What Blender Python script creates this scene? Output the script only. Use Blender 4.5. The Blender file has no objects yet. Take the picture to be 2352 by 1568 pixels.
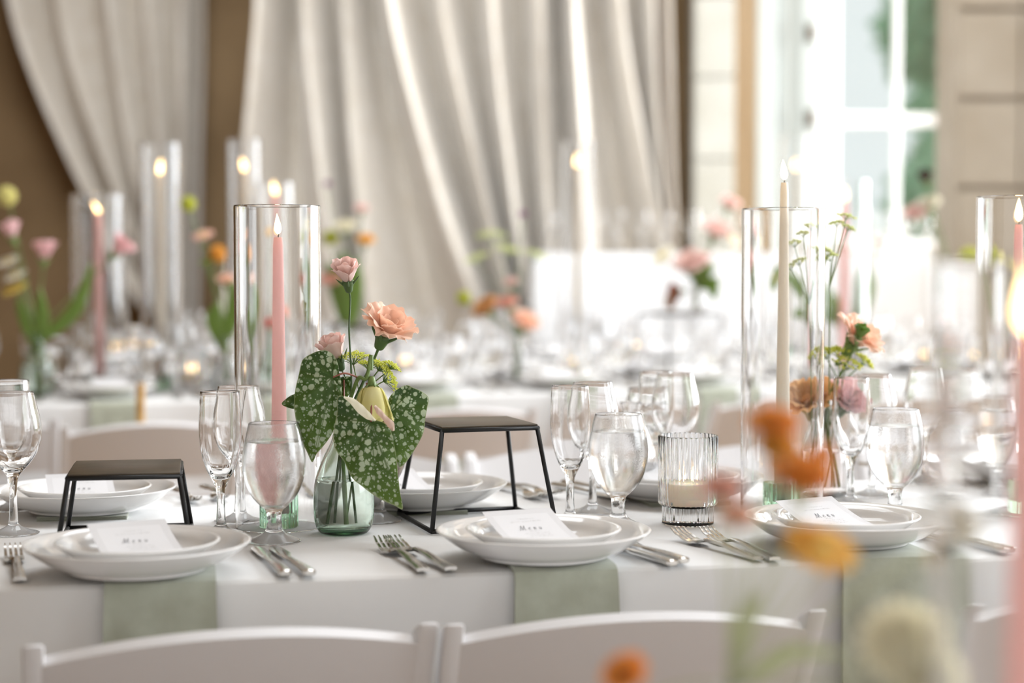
import bpy, bmesh, math, random
from mathutils import Vector, Matrix, Quaternion
R = math.radians
rnd = random.Random(7)
scene = bpy.context.scene
col = scene.collection

# ------------------------------------------------------------------ camera
F = 4000.0                                   # focal length in pixels of a 2352 wide frame
CZ = 1.13
PITCH = math.atan(172 / F)
cam_d = bpy.data.cameras.new('camera')
cam_d.sensor_width = 36.0
cam_d.lens = F / 2352 * 36.0
cam_d.clip_start = 0.05
cam_d.clip_end = 300
cam_d.dof.use_dof = True
cam_d.dof.focus_distance = 2.41
cam_d.dof.aperture_fstop = 2.0
cam = bpy.data.objects.new('camera', cam_d)
col.objects.link(cam)
cam.location = (0, 0, CZ)
cam.rotation_euler = (math.pi / 2 - PITCH, 0, 0)
scene.camera = cam

# ------------------------------------------------------------------ world, lights, exposure
scene.view_settings.view_transform = 'Standard'
scene.view_settings.look = 'None'
scene.view_settings.gamma = 1.0
scene.view_settings.use_curve_mapping = False
scene.view_settings.exposure = 0.0
cy = scene.cycles
cy.use_denoising = True
cy.max_bounces = 18
cy.diffuse_bounces = 4
cy.glossy_bounces = 6
cy.transmission_bounces = 18
cy.transparent_max_bounces = 12
cy.sample_clamp_indirect = 6.0
cy.caustics_refractive = True
cy.caustics_reflective = False
cy.blur_glossy = 0.5
cy.use_adaptive_sampling = True
cy.adaptive_threshold = 0.035

w = bpy.data.worlds.new('daylight')
scene.world = w
w.use_nodes = True
bg = w.node_tree.nodes['Background']
bg.inputs['Color'].default_value = (0.93, 0.97, 1.0, 1)
bg.inputs['Strength'].default_value = 1.0


def area(name, loc, target, sx, sy, power, color, spread=180):
    d = bpy.data.lights.new(name, 'AREA')
    d.shape = 'RECTANGLE'
    d.size = sx
    d.size_y = sy
    d.energy = power
    d.color = color
    d.spread = R(spread)
    o = bpy.data.objects.new(name, d)
    col.objects.link(o)
    o.location = loc
    o.rotation_euler = (Vector(target) - Vector(loc)).to_track_quat('-Z', 'Y').to_euler()
    return o


# daylight through the tall windows of the side wall (out of frame) plus unseen overhead fill lamps
area('window_daylight', (5.2, 8.4, 2.4), (-0.4, 8.7, 1.7), 2.6, 3.2, 560, (0.92, 0.96, 1.0), 150)
area('overhead_fill', (-0.3, 5.7, 4.5), (-0.1, 8.7, 1.6), 3.2, 1.6, 150, (0.90, 0.95, 1.0), 100)  # added lamp, no roof opening here; brightens the curtain and far tables
area('window_daylight', (5.2, 5.4, 2.4), (-0.2, 2.0, 0.7), 2.6, 3.2, 200, (0.89, 0.95, 1.0), 100)
area('window_daylight', (5.2, 1.6, 2.4), (0.0, 1.9, 0.8), 2.6, 3.2, 58, (0.89, 0.95, 1.0), 120)
area('overhead_fill', (0.4, 4.2, 4.4), (0.2, 3.8, 0.0), 3.4, 2.4, 75, (0.89, 0.95, 1.0), 130)  # unseen overhead fill above the tables; the ceiling is closed


# ------------------------------------------------------------------ helpers
def ray(px, py):
    xc, yc = (px - 1176) / F, (784 - py) / F
    f = Vector((0, math.cos(PITCH), -math.sin(PITCH)))
    u = Vector((0, math.sin(PITCH), math.cos(PITCH)))
    return f + Vector((1, 0, 0)) * xc + u * yc


def at_z(px, py, z):
    d = ray(px, py)
    return Vector((0, 0, CZ)) + d * ((z - CZ) / d.z)


def at_y(px, py, y):
    d = ray(px, py)
    return Vector((0, 0, CZ)) + d * (y / d.y)


TZ = 0.76


def tb(px, py, z=0.0):
    return at_z(px, py, TZ + z)


def srgb(r, g, b):
    def c(v):
        v /= 255.0
        return v / 12.92 if v <= 0.04045 else ((v + 0.055) / 1.055) ** 2.4
    return (c(r), c(g), c(b), 1.0)


MATS = {}


def principled(name, color, rough=0.5, metal=0.0, trans=0.0, ior=1.45, spec=0.5, bump=None, coat=0.0, sheen=0.0):
    m = bpy.data.materials.new(name)
    m.use_nodes = True
    nt = m.node_tree
    b = nt.nodes['Principled BSDF']
    b.inputs['Base Color'].default_value = color
    b.inputs['Roughness'].default_value = rough
    b.inputs['Metallic'].default_value = metal
    b.inputs['Transmission Weight'].default_value = trans
    b.inputs['IOR'].default_value = ior
    b.inputs['Specular IOR Level'].default_value = spec
    b.inputs['Coat Weight'].default_value = coat
    b.inputs['Sheen Weight'].default_value = sheen
    if bump:
        scale, strength, dist = bump
        tc = nt.nodes.new('ShaderNodeTexCoord')
        n = nt.nodes.new('ShaderNodeTexNoise')
        n.inputs['Scale'].default_value = scale
        n.inputs['Detail'].default_value = 3
        bp = nt.nodes.new('ShaderNodeBump')
        bp.inputs['Strength'].default_value = strength
        bp.inputs['Distance'].default_value = dist
        nt.links.new(tc.outputs['Object'], n.inputs['Vector'])
        nt.links.new(n.outputs['Fac'], bp.inputs['Height'])
        nt.links.new(bp.outputs['Normal'], b.inputs['Normal'])
    MATS[name] = m
    return m


def vary(m, c1, c2, scale=6.0, coord='Object', stretch=(1, 1, 1), detail=4, lo=0.35, hi=0.65):
    """noise between two true colours of the thing (dye, grain, wear)"""
    nt = m.node_tree
    b = nt.nodes['Principled BSDF']
    tc = nt.nodes.new('ShaderNodeTexCoord')
    mp = nt.nodes.new('ShaderNodeMapping')
    mp.inputs['Scale'].default_value = stretch
    n = nt.nodes.new('ShaderNodeTexNoise')
    n.inputs['Scale'].default_value = scale
    n.inputs['Detail'].default_value = detail
    r = nt.nodes.new('ShaderNodeValToRGB')
    r.color_ramp.elements[0].position = lo
    r.color_ramp.elements[1].position = hi
    r.color_ramp.elements[0].color = c1
    r.color_ramp.elements[1].color = c2
    nt.links.new(tc.outputs[coord], mp.inputs['Vector'])
    nt.links.new(mp.outputs['Vector'], n.inputs['Vector'])
    nt.links.new(n.outputs['Fac'], r.inputs['Fac'])
    nt.links.new(r.outputs['Color'], b.inputs['Base Color'])
    return m


def translucent(m, color, fac):
    """mix a translucent lobe into a principled material (petals, leaves, linen, wax)"""
    nt = m.node_tree
    b = nt.nodes['Principled BSDF']
    out = nt.nodes['Material Output']
    t = nt.nodes.new('ShaderNodeBsdfTranslucent')
    t.inputs['Color'].default_value = color
    mx = nt.nodes.new('ShaderNodeMixShader')
    mx.inputs['Fac'].default_value = fac
    nt.links.new(b.outputs['BSDF'], mx.inputs[1])
    nt.links.new(t.outputs['BSDF'], mx.inputs[2])
    nt.links.new(mx.outputs['Shader'], out.inputs['Surface'])
    return m


def emission(name, color, strength):
    m = bpy.data.materials.new(name)
    m.use_nodes = True
    nt = m.node_tree
    nt.nodes.remove(nt.nodes['Principled BSDF'])
    e = nt.nodes.new('ShaderNodeEmission')
    e.inputs['Color'].default_value = color
    e.inputs['Strength'].default_value = strength
    nt.links.new(e.outputs['Emission'], nt.nodes['Material Output'].inputs['Surface'])
    MATS[name] = m
    return m


def petal_mat(name, c, fac=0.35, c2=None):
    m = principled(name, c, 0.6, spec=0.25)
    if c2:
        vary(m, c, c2, 40.0)
    return translucent(m, c2 or c, fac)


def mk(name, verts, faces, mat=None, smooth=True):
    me = bpy.data.meshes.new(name)
    me.from_pydata([tuple(v) for v in verts], [], faces)
    bm = bmesh.new()
    bm.from_mesh(me)
    bmesh.ops.recalc_face_normals(bm, faces=bm.faces)
    if smooth:                       # creases stay sharp
        for e in bm.edges:
            if len(e.link_faces) == 2 and e.calc_face_angle(0.0) > 0.56:
                e.smooth = False
    bm.to_mesh(me)
    bm.free()
    if smooth:
        me.polygons.foreach_set('use_smooth', [True] * len(me.polygons))
    if mat:
        me.materials.append(mat)
    me.update()
    return me


def add(name, me, parent=None, loc=None, rot=None, mat4=None):
    o = bpy.data.objects.new(name, me)
    col.objects.link(o)
    if parent:
        o.parent = parent
    if loc is not None:
        o.location = loc
    if rot is not None:
        o.rotation_euler = rot
    if mat4 is not None:
        o.matrix_local = mat4
    return o


def tag(o, label=None, cat=None, group=None, kind=None):
    if label:
        o['label'] = label
    if cat:
        o['category'] = cat
    if group:
        o['group'] = group
    if kind:
        o['kind'] = kind
    return o


def thing(name, label, cat, loc=(0, 0, 0), rz=0.0, group=None):
    o = bpy.data.objects.new(name, None)
    o.empty_display_size = 0.05
    col.objects.link(o)
    o.location = loc
    o.rotation_euler = (0, 0, rz)
    return tag(o, label, cat, group)


def dup(root, loc, rz=0.0, label=None, group=None):
    r = root.copy()
    col.objects.link(r)
    r.location = loc
    r.rotation_euler = (0, 0, rz)
    if label:
        r['label'] = label
    if group:
        r['group'] = group
    for ch in list(root.children):
        c = ch.copy()
        col.objects.link(c)
        c.parent = r
        for g in ch.children:
            d = g.copy()
            col.objects.link(d)
            d.parent = c
    return r


# --- raw geometry: each returns (verts, faces)
def merge(*parts):
    V, Fc = [], []
    for v, f in parts:
        n = len(V)
        V += list(v)
        Fc += [tuple(i + n for i in q) for q in f]
    return V, Fc


def move(g, m):
    if isinstance(m, (Vector, tuple)):
        m = Matrix.Translation(m)
    return [m @ Vector(v) for v in g[0]], g[1]


def lathe(profile, seg=32, rip=None):
    V, Fc, rows = [], [], []
    for k, (r, z) in enumerate(profile):
        if r < 1e-6:
            rows.append([len(V)])
            V.append(Vector((0, 0, z)))
        else:
            row = []
            for i in range(seg):
                a = 2 * math.pi * i / seg
                rr = r + (rip(k, a, r, z) if rip else 0.0)
                row.append(len(V))
                V.append(Vector((rr * math.cos(a), rr * math.sin(a), z)))
            rows.append(row)
    for a, b in zip(rows, rows[1:]):
        if len(a) == 1 and len(b) == 1:
            continue
        for i in range(seg):
            j = (i + 1) % seg
            if len(a) == 1:
                Fc.append((a[0], b[i], b[j]))
            elif len(b) == 1:
                Fc.append((a[i], a[j], b[0]))
            else:
                Fc.append((a[i], a[j], b[j], b[i]))
    return V, Fc


def spline(pts, n):
    """Catmull-Rom through pts, n samples per span"""
    P = [Vector(p) for p in pts]
    P = [P[0] * 2 - P[1]] + P + [P[-1] * 2 - P[-2]]
    out = []
    for i in range(1, len(P) - 2):
        for k in range(n):
            t = k / n
            a, b, c, d = P[i - 1], P[i], P[i + 1], P[i + 2]
            out.append(0.5 * ((2 * b) + (c - a) * t + (2 * a - 5 * b + 4 * c - d) * t * t + (3 * b - a - 3 * c + d) * t ** 3))
    out.append(P[-2].copy())
    return out


def sm_profile(pts, n=4):
    return [(max(p.x, 0.0), p.y) for p in (Vector((v.x, v.y)) for v in spline([(r, z, 0) for r, z in pts], n))]


def tube(pts, rad, seg=8, cap=True):
    P = [Vector(p) for p in pts]
    n = len(P)
    rr = rad if isinstance(rad, (list, tuple)) else [rad] * n
    V, Fc = [], []
    up = Vector((0.31, 0.2, 0.93)).normalized()
    prev = None
    for i, p in enumerate(P):
        t = (P[min(i + 1, n - 1)] - P[max(i - 1, 0)])
        t = t.normalized() if t.length > 1e-9 else Vector((0, 0, 1))
        if prev is None:
            x = t.cross(up if abs(t.dot(up)) < 0.95 else Vector((1, 0, 0))).normalized()
        else:
            x = (prev - t * prev.dot(t)).normalized()
        prev = x
        y = t.cross(x)
        for k in range(seg):
            a = 2 * math.pi * k / seg
            V.append(p + (x * math.cos(a) + y * math.sin(a)) * rr[i])
    for i in range(n - 1):
        for k in range(seg):
            j = (k + 1) % seg
            Fc.append((i * seg + k, i * seg + j, (i + 1) * seg + j, (i + 1) * seg + k))
    if cap:
        Fc.append(tuple(range(seg))[::-1])
        Fc.append(tuple((n - 1) * seg + k for k in range(seg)))
    return V, Fc


def box(x0, x1, y0, y1, z0, z1):
    V = [Vector((x, y, z)) for z in (z0, z1) for y in (y0, y1) for x in (x0, x1)]
    return V, [(0, 2, 3, 1), (4, 5, 7, 6), (0, 1, 5, 4), (2, 6, 7, 3), (0, 4, 6, 2), (1, 3, 7, 5)]


def rbox(x0, x1, y0, y1, z0, z1, r=0.004, seg=2):
    """box with bevelled edges"""
    bm = bmesh.new()
    v, f = box(x0, x1, y0, y1, z0, z1)
    bv = [bm.verts.new(p) for p in v]
    for q in f:
        bm.faces.new([bv[i] for i in q])
    bmesh.ops.recalc_face_normals(bm, faces=bm.faces)
    bmesh.ops.bevel(bm, geom=list(bm.edges), offset=r, segments=seg, profile=0.5, affect='EDGES')
    bm.verts.index_update()
    out = ([vv.co.copy() for vv in bm.verts], [tuple(x.index for x in ff.verts) for ff in bm.faces])
    bm.free()
    return out


def grid(nu, nv, fn, thick=0.0, closed=False):
    """surface fn(u,v) -> Vector, optionally given thickness along its normals"""
    P = [[Vector(fn(i / nu, j / nv)) for i in range(nu + 1)] for j in range(nv + 1)]
    W = nu + 1
    V = [p for row in P for p in row]
    Fc = [(j * W + i, j * W + i + 1, (j + 1) * W + i + 1, (j + 1) * W + i) for j in range(nv) for i in range(nu)]
    if thick:
        N = []
        for j in range(nv + 1):
            for i in range(nu + 1):
                du = P[j][min(i + 1, nu)] - P[j][max(i - 1, 0)]
                dv = P[min(j + 1, nv)][i] - P[max(j - 1, 0)][i]
                nn = du.cross(dv)
                N.append(nn.normalized() if nn.length > 1e-12 else Vector((0, 0, 1)))
        n0 = len(V)
        V += [p + q * thick for p, q in zip(V[:n0], N)]
        Fc += [tuple(k + n0 for k in reversed(q)) for q in Fc[:nu * nv]]
        ring = [i for i in range(nu)] + [j * W + nu for j in range(nv)] + [nv * W + i for i in range(nu, 0, -1)] + [j * W for j in range(nv, 0, -1)]
        for a, b in zip(ring, ring[1:] + ring[:1]):
            Fc.append((a, b, b + n0, a + n0))
    return V, Fc


def rotz(a):
    return Matrix.Rotation(a, 4, 'Z')


def aim(direction):
    """matrix whose +Z points along direction"""
    return Vector(direction).to_track_quat('Z', 'Y').to_matrix().to_4x4()

# ------------------------------------------------------------------ materials
cloth = principled('white_cloth', srgb(230, 229, 228), 0.85, spec=0.2, sheen=0.2, bump=(9, 0.25, 0.01))
chairm = principled('white_painted_wood', srgb(219, 217, 218), 0.42, bump=(60, 0.06, 0.002))
wornm = principled('worn_bare_wood', srgb(176, 140, 96), 0.6)
china = principled('glazed_white_china', srgb(232, 230, 228), 0.09, coat=0.5)
paper = principled('card_stock', srgb(240, 239, 240), 0.8, spec=0.2)
ink = principled('grey_ink', srgb(100, 100, 104), 0.8, spec=0.1)
inkp = principled('pale_ink', srgb(182, 180, 178), 0.8, spec=0.1)
sage = vary(principled('sage_linen', srgb(172, 174, 158), 0.9, spec=0.15, sheen=0.3, bump=(260, 0.12, 0.002)),
            srgb(166, 168, 151), srgb(178, 181, 165), 30)
steel = principled('polished_steel', srgb(200, 196, 190), 0.16, metal=1.0)
blackm = principled('black_powder_coat', srgb(24, 24, 25), 0.45, bump=(180, 0.1, 0.001))
platem = vary(principled('dark_steel_sheet', srgb(74, 62, 46), 0.36), srgb(66, 55, 40), srgb(84, 71, 53), 25)
glass = principled('clear_glass', (1, 1, 1, 1), 0.0, trans=1.0, ior=1.48)
frost = principled('misted_glass', (1, 1, 1, 1), 0.03, trans=1.0, ior=1.45, bump=(420, 0.16, 0.001))
greeng = principled('green_glass', srgb(236, 247, 240), 0.0, trans=1.0, ior=1.45)
greenv = principled('bottle_green_glass', srgb(246, 250, 247), 0.0, trans=1.0, ior=1.45)


def absorb(m, color, density):
    nt = m.node_tree
    v = nt.nodes.new('ShaderNodeVolumeAbsorption')
    v.inputs['Color'].default_value = color
    v.inputs['Density'].default_value = density
    nt.links.new(v.outputs['Volume'], nt.nodes['Material Output'].inputs['Volume'])


absorb(greenv, (0.36, 0.64, 0.42, 1), 46)
absorb(greeng, (0.42, 0.85, 0.58, 1), 18)
water = principled('water', (1, 1, 1, 1), 0.0, trans=1.0, ior=1.33)
pinkwax = vary(translucent(principled('pink_wax', srgb(253, 208, 203), 0.42), srgb(255, 222, 214), 0.5), srgb(253, 207, 202), srgb(254, 212, 206), 20)
creamwax = translucent(principled('cream_wax', srgb(250, 241, 226), 0.42), srgb(255, 243, 224), 0.35)
whitewax = translucent(principled('white_wax', srgb(252, 247, 240), 0.5), srgb(255, 240, 222), 0.45)
_b = whitewax.node_tree.nodes['Principled BSDF']
_b.inputs['Subsurface Weight'].default_value = 0.9
_b.inputs['Subsurface Radius'].default_value = (1.0, 0.55, 0.3)
_b.inputs['Subsurface Scale'].default_value = 0.03
wickm = principled('burnt_wick', srgb(40, 28, 24), 0.9)
flame = emission('candle_flame', (1.0, 0.66, 0.30, 1), 42.0)
tinm = principled('thin_metal_cup', srgb(205, 205, 205), 0.3, metal=1.0)
curtm = vary(translucent(principled('linen_curtain', srgb(226, 214, 197), 0.9, spec=0.15, sheen=0.3, bump=(120, 0.15, 0.003)),
             srgb(214, 186, 148), 0.12), srgb(224, 215, 201), srgb(233, 226, 215), 12)
wallbrown = vary(principled('brown_plaster', srgb(128, 104, 74), 0.9), srgb(120, 97, 68), srgb(136, 112, 81), 2)
stoned = vary(principled('dark_buff_stone', srgb(178, 167, 150), 0.85, bump=(14, 0.2, 0.01)), srgb(172, 160, 142), srgb(184, 174, 158), 3)
stone = vary(principled('buff_stone', srgb(200, 192, 178), 0.85, bump=(14, 0.2, 0.01)), srgb(195, 186, 171), srgb(206, 198, 185), 3)
tanwood = vary(principled('tan_timber', srgb(176, 150, 118), 0.6), srgb(168, 141, 108), srgb(184, 158, 126), 5, stretch=(6, 6, 0.4))
whitetrim = principled('white_gloss_paint', srgb(238, 238, 236), 0.35)
pierstone = vary(principled('pale_pier_stone', srgb(174, 172, 164), 0.85, bump=(14, 0.2, 0.01)), srgb(168, 166, 157), srgb(180, 179, 172), 3)
greytrim = principled('pale_grey_paint', srgb(182, 187, 184), 0.45)
floorm = vary(principled('oak_floor', srgb(150, 118, 84), 0.4), srgb(140, 108, 74), srgb(160, 128, 92), 4, stretch=(1, 8, 1))
ceilm = vary(principled('timber_ceiling', srgb(196, 178, 156), 0.7), srgb(188, 169, 146), srgb(204, 187, 166), 3, stretch=(8, 1, 1))
ironm = principled('dark_iron', srgb(96, 86, 74), 0.5, metal=0.6)
lawnm = vary(principled('lawn', srgb(96, 128, 70), 0.95), srgb(84, 116, 60), srgb(112, 142, 82), 3)
leafy = vary(translucent(principled('tree_leaves', srgb(150, 200, 172), 0.7), srgb(190, 232, 196), 0.45), srgb(120, 180, 152), srgb(186, 222, 192), 1.5)
bark = principled('bark', srgb(92, 78, 64), 0.9)
stemg = vary(principled('green_stem', srgb(112, 136, 72), 0.55), srgb(96, 122, 60), srgb(130, 150, 88), 60)
stemd = principled('dark_green_stem', srgb(74, 98, 54), 0.55)
stemr = principled('reddish_stalk', srgb(150, 92, 76), 0.5)
stemy = principled('olive_stem', srgb(150, 134, 84), 0.6)
leafg = translucent(principled('green_leaf', srgb(126, 152, 74), 0.5), srgb(160, 190, 80), 0.35)
p_blush = petal_mat('blush_petal', srgb(248, 222, 214), 0.4, srgb(250, 230, 224))
p_peach = petal_mat('peach_petal', srgb(253, 222, 202), 0.45, srgb(254, 229, 212))
p_salmon = petal_mat('salmon_petal', srgb(249, 212, 197), 0.4)
p_pink = petal_mat('pink_petal', srgb(249, 210, 212), 0.4, srgb(251, 222, 223))
p_sagel = petal_mat('sage_leaf', srgb(196, 200, 164), 0.35)
p_white = petal_mat('white_petal', srgb(244, 240, 226), 0.35)
p_cream = petal_mat('cream_petal', srgb(249, 244, 224), 0.4, srgb(251, 247, 232))
p_yellow = petal_mat('yellow_petal', srgb(246, 224, 130), 0.35)
p_lemon = petal_mat('pale_yellow_petal', srgb(246, 240, 170), 0.45, srgb(249, 245, 200))
p_orange = petal_mat('orange_petal', srgb(247, 184, 96), 0.4, srgb(249, 194, 116))
p_amber = petal_mat('amber_petal', srgb(249, 208, 112), 0.4)
p_rust = petal_mat('rust_petal', srgb(222, 150, 112), 0.3)
p_coral = petal_mat('coral_petal', srgb(234, 134, 112), 0.3)
p_buff = petal_mat('buff_petal', srgb(238, 196, 142), 0.35)
p_mauve = petal_mat('mauve_petal', srgb(186, 140, 170), 0.35)
dillm = translucent(principled('dill_florets', srgb(222, 224, 112), 0.7), srgb(238, 240, 120), 0.4)
paledill = translucent(principled('pale_green_florets', srgb(226, 230, 176), 0.7), srgb(238, 242, 186), 0.45)
dryb = translucent(principled('dry_bract', srgb(232, 212, 196), 0.8), srgb(238, 206, 192), 0.35)
goldwood = vary(principled('golden_wood', srgb(186, 142, 68), 0.5), srgb(172, 126, 54), srgb(200, 156, 84), 40)
skin = principled('skin', srgb(226, 178, 156), 0.6)
hairm = principled('dark_brown_hair', srgb(74, 52, 42), 0.7)
shirtm = principled('white_shirt', srgb(240, 240, 242), 0.8)

# window pane: a thin sheet that mostly lets light through and mirrors a little
pane = bpy.data.materials.new('window_glass')
pane.use_nodes = True
_n = pane.node_tree
_n.nodes.remove(_n.nodes['Principled BSDF'])
_t = _n.nodes.new('ShaderNodeBsdfTransparent')
_t.inputs['Color'].default_value = (0.94, 0.97, 0.96, 1)
_g = _n.nodes.new('ShaderNodeBsdfGlossy')
_g.inputs['Roughness'].default_value = 0.02
_x = _n.nodes.new('ShaderNodeMixShader')
_x.inputs['Fac'].default_value = 0.06
_n.links.new(_t.outputs[0], _x.inputs[1])
_n.links.new(_g.outputs[0], _x.inputs[2])
_n.links.new(_x.outputs[0], _n.nodes['Material Output'].inputs['Surface'])


def begonia_material(name, dark, mid, spot):
    m = principled(name, mid, 0.38, spec=0.45)
    nt = m.node_tree
    b = nt.nodes['Principled BSDF']
    L = nt.links.new
    tc = nt.nodes.new('ShaderNodeTexCoord')
    ns = nt.nodes.new('ShaderNodeTexNoise')
    ns.inputs['Scale'].default_value = 160
    L(tc.outputs['Object'], ns.inputs['Vector'])
    sc = nt.nodes.new('ShaderNodeVectorMath')
    sc.operation = 'MULTIPLY_ADD'
    sc.inputs[1].default_value = (0.0035,) * 3
    L(ns.outputs['Color'], sc.inputs[0])
    L(tc.outputs['Object'], sc.inputs[2])

    def spots(scale, base, spread):
        v = nt.nodes.new('ShaderNodeTexVoronoi')
        v.inputs['Scale'].default_value = scale
        v.inputs['Randomness'].default_value = 0.9
        L(sc.outputs[0], v.inputs['Vector'])
        sx = nt.nodes.new('ShaderNodeSeparateColor')
        L(v.outputs['Color'], sx.inputs[0])
        t = nt.nodes.new('ShaderNodeMath')
        t.operation = 'MULTIPLY_ADD'
        L(sx.outputs[0], t.inputs[0])
        t.inputs[1].default_value = spread
        t.inputs[2].default_value = base
        d = nt.nodes.new('ShaderNodeMath')
        d.operation = 'SUBTRACT'
        L(t.outputs[0], d.inputs[0])
        L(v.outputs['Distance'], d.inputs[1])
        g = nt.nodes.new('ShaderNodeMath')
        g.operation = 'MULTIPLY'
        g.use_clamp = True
        L(d.outputs[0], g.inputs[0])
        g.inputs[1].default_value = 9.0
        return g
    s1, s2 = spots(120, 0.27, 0.36), spots(250, 0.06, 0.42)
    mx = nt.nodes.new('ShaderNodeMath')
    mx.operation = 'MAXIMUM'
    L(s1.outputs[0], mx.inputs[0])
    L(s2.outputs[0], mx.inputs[1])
    at = nt.nodes.new('ShaderNodeAttribute')
    at.attribute_name = 'vein'
    sp = nt.nodes.new('ShaderNodeSeparateColor')
    L(at.outputs['Color'], sp.inputs[0])
    inv = nt.nodes.new('ShaderNodeMath')
    inv.operation = 'SUBTRACT'
    inv.inputs[0].default_value = 1.0
    L(sp.outputs[0], inv.inputs[1])
    f = nt.nodes.new('ShaderNodeMath')
    f.operation = 'MULTIPLY'
    L(mx.outputs[0], f.inputs[0])
    L(inv.outputs[0], f.inputs[1])
    ground = nt.nodes.new('ShaderNodeMix')
    ground.data_type = 'RGBA'
    L(sp.outputs[1], ground.inputs[0])
    ground.inputs[6].default_value = dark
    ground.inputs[7].default_value = mid
    c = nt.nodes.new('ShaderNodeMix')
    c.data_type = 'RGBA'
    L(f.outputs[0], c.inputs[0])
    L(ground.outputs[2], c.inputs[6])
    c.inputs[7].default_value = spot
    rim = nt.nodes.new('ShaderNodeMix')
    rim.data_type = 'RGBA'
    L(sp.outputs[2], rim.inputs[0])
    L(c.outputs[2], rim.inputs[6])
    rim.inputs[7].default_value = srgb(176, 186, 140)
    L(rim.outputs[2], b.inputs['Base Color'])
    return translucent(m, srgb(120, 160, 50), 0.22)


begonia = begonia_material('spotted_leaf', srgb(56, 84, 42), srgb(106, 136, 54), srgb(200, 213, 180))

# printed border of fine ticks round the menu card
cardm = principled('printed_card', srgb(240, 239, 240), 0.8, spec=0.2)
_n = cardm.node_tree
_tc = _n.nodes.new('ShaderNodeTexCoord')
_sp = _n.nodes.new('ShaderNodeSeparateXYZ')
_n.links.new(_tc.outputs['UV'], _sp.inputs[0])


def _math(op, a, b=None):
    q = _n.nodes.new('ShaderNodeMath')
    q.operation = op
    for i, v in enumerate((a, b)):
        if v is None:
            continue
        if isinstance(v, (int, float)):
            q.inputs[i].default_value = v
        else:
            _n.links.new(v, q.inputs[i])
    return q.outputs[0]


_ex = _math('ABSOLUTE', _math('SUBTRACT', _sp.outputs[0], 0.5))
_ey = _math('ABSOLUTE', _math('SUBTRACT', _sp.outputs[1], 0.5))
_in = _math('MAXIMUM', _math('MULTIPLY', _ex, 1.0), _math('MULTIPLY', _math('SUBTRACT', _ey, 0.14), 1.39))
_bd = _math('GREATER_THAN', _in, 0.40)
_bx = _math('GREATER_THAN', _math('FRACT', _math('MULTIPLY', _sp.outputs[0], 46)), 0.55)
_by = _math('GREATER_THAN', _math('FRACT', _math('MULTIPLY', _sp.outputs[1], 62)), 0.55)
_fc = _math('MULTIPLY', _bd, _math('MULTIPLY', _math('MULTIPLY', _bx, _by), 0.55))
_cm = _n.nodes.new('ShaderNodeMix')
_cm.data_type = 'RGBA'
_n.links.new(_fc, _cm.inputs[0])
_cm.inputs[6].default_value = srgb(230, 229, 231)
_cm.inputs[7].default_value = srgb(150, 146, 142)
_n.links.new(_cm.outputs[2], _n.nodes['Principled BSDF'].inputs['Base Color'])

# ------------------------------------------------------------------ tableware builders
# a plate: closed profile of foot, outside, rolled rim, inside
def plate_mesh(name, r, h, foot, well):
    p = [(0, 0.003), (foot - 0.006, 0.003), (foot - 0.004, 0.0), (foot, 0.0), (foot + 0.002, 0.003),
         (foot + (r - foot) * 0.40, h * 0.30), (foot + (r - foot) * 0.78, h * 0.68), (r - 0.004, h - 0.0045), (r, h - 0.001),
         (r - 0.001, h + 0.0005), (r - 0.004, h), (r - 0.013, h - 0.005), (well + (r - well) * 0.45, 0.007 + h * 0.22),
         (well + 0.004, 0.0078), (well - 0.006, 0.007), (0, 0.007)]
    return mk(name, *lathe(sm_profile(p, 3), 72), mat=china)


dinner_me = plate_mesh('dinner_plate', 0.135, 0.033, 0.082, 0.088)
salad_me = plate_mesh('salad_plate', 0.098, 0.027, 0.055, 0.062)


def glass_me(name, prof, seg=44, rip=None, mat=glass, n=3):
    return mk(name, *lathe(sm_profile(prof, n), seg, rip), mat=mat)


def optic(k, a, r, z):
    """shallow twisted ribs blown into the bowl"""
    return 0.00035 * math.cos(9 * a + z * 26) if (r > 0.012 and z > 0.085) else 0.0


wine_prof = [(0, 0.0), (0.030, 0.0), (0.034, 0.0008), (0.034, 0.0022), (0.022, 0.0055), (0.009, 0.012), (0.0062, 0.022), (0.0052, 0.045),
             (0.0056, 0.068), (0.009, 0.082), (0.020, 0.094), (0.033, 0.113), (0.0388, 0.135), (0.0375, 0.158), (0.0325, 0.180), (0.0292, 0.1955),
             (0.0288, 0.1968), (0.0280, 0.1955), (0.0312, 0.179), (0.0360, 0.157), (0.0372, 0.135), (0.0314, 0.114), (0.0185, 0.097), (0.008, 0.090), (0, 0.0885)]
flute_prof = [(0, 0.0), (0.029, 0.0), (0.0325, 0.0008), (0.0325, 0.0022), (0.021, 0.0055), (0.0085, 0.012), (0.0062, 0.024), (0.0056, 0.048),
              (0.0066, 0.062), (0.0105, 0.073), (0.0185, 0.088), (0.0252, 0.108), (0.0285, 0.130), (0.0292, 0.152), (0.0283, 0.178), (0.0272, 0.1962),
              (0.0268, 0.1972), (0.0260, 0.1962), (0.0270, 0.178), (0.0278, 0.152), (0.0270, 0.130), (0.0236, 0.109), (0.0168, 0.090), (0.0085, 0.080), (0, 0.0775)]
goblet_prof = [(0, 0.0), (0.031, 0.0), (0.0352, 0.001), (0.0352, 0.0026), (0.025, 0.007), (0.0145, 0.013), (0.0105, 0.021), (0.0098, 0.034),
               (0.0118, 0.043), (0.0185, 0.049), (0.0300, 0.062), (0.0385, 0.080), (0.0424, 0.101), (0.0415, 0.122), (0.0375, 0.144), (0.0338, 0.1592),
               (0.0332, 0.1604), (0.0324, 0.1592), (0.0360, 0.143), (0.0400, 0.122), (0.0408, 0.101), (0.0368, 0.081), (0.0282, 0.064), (0.0160, 0.0545), (0, 0.0525)]
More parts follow.
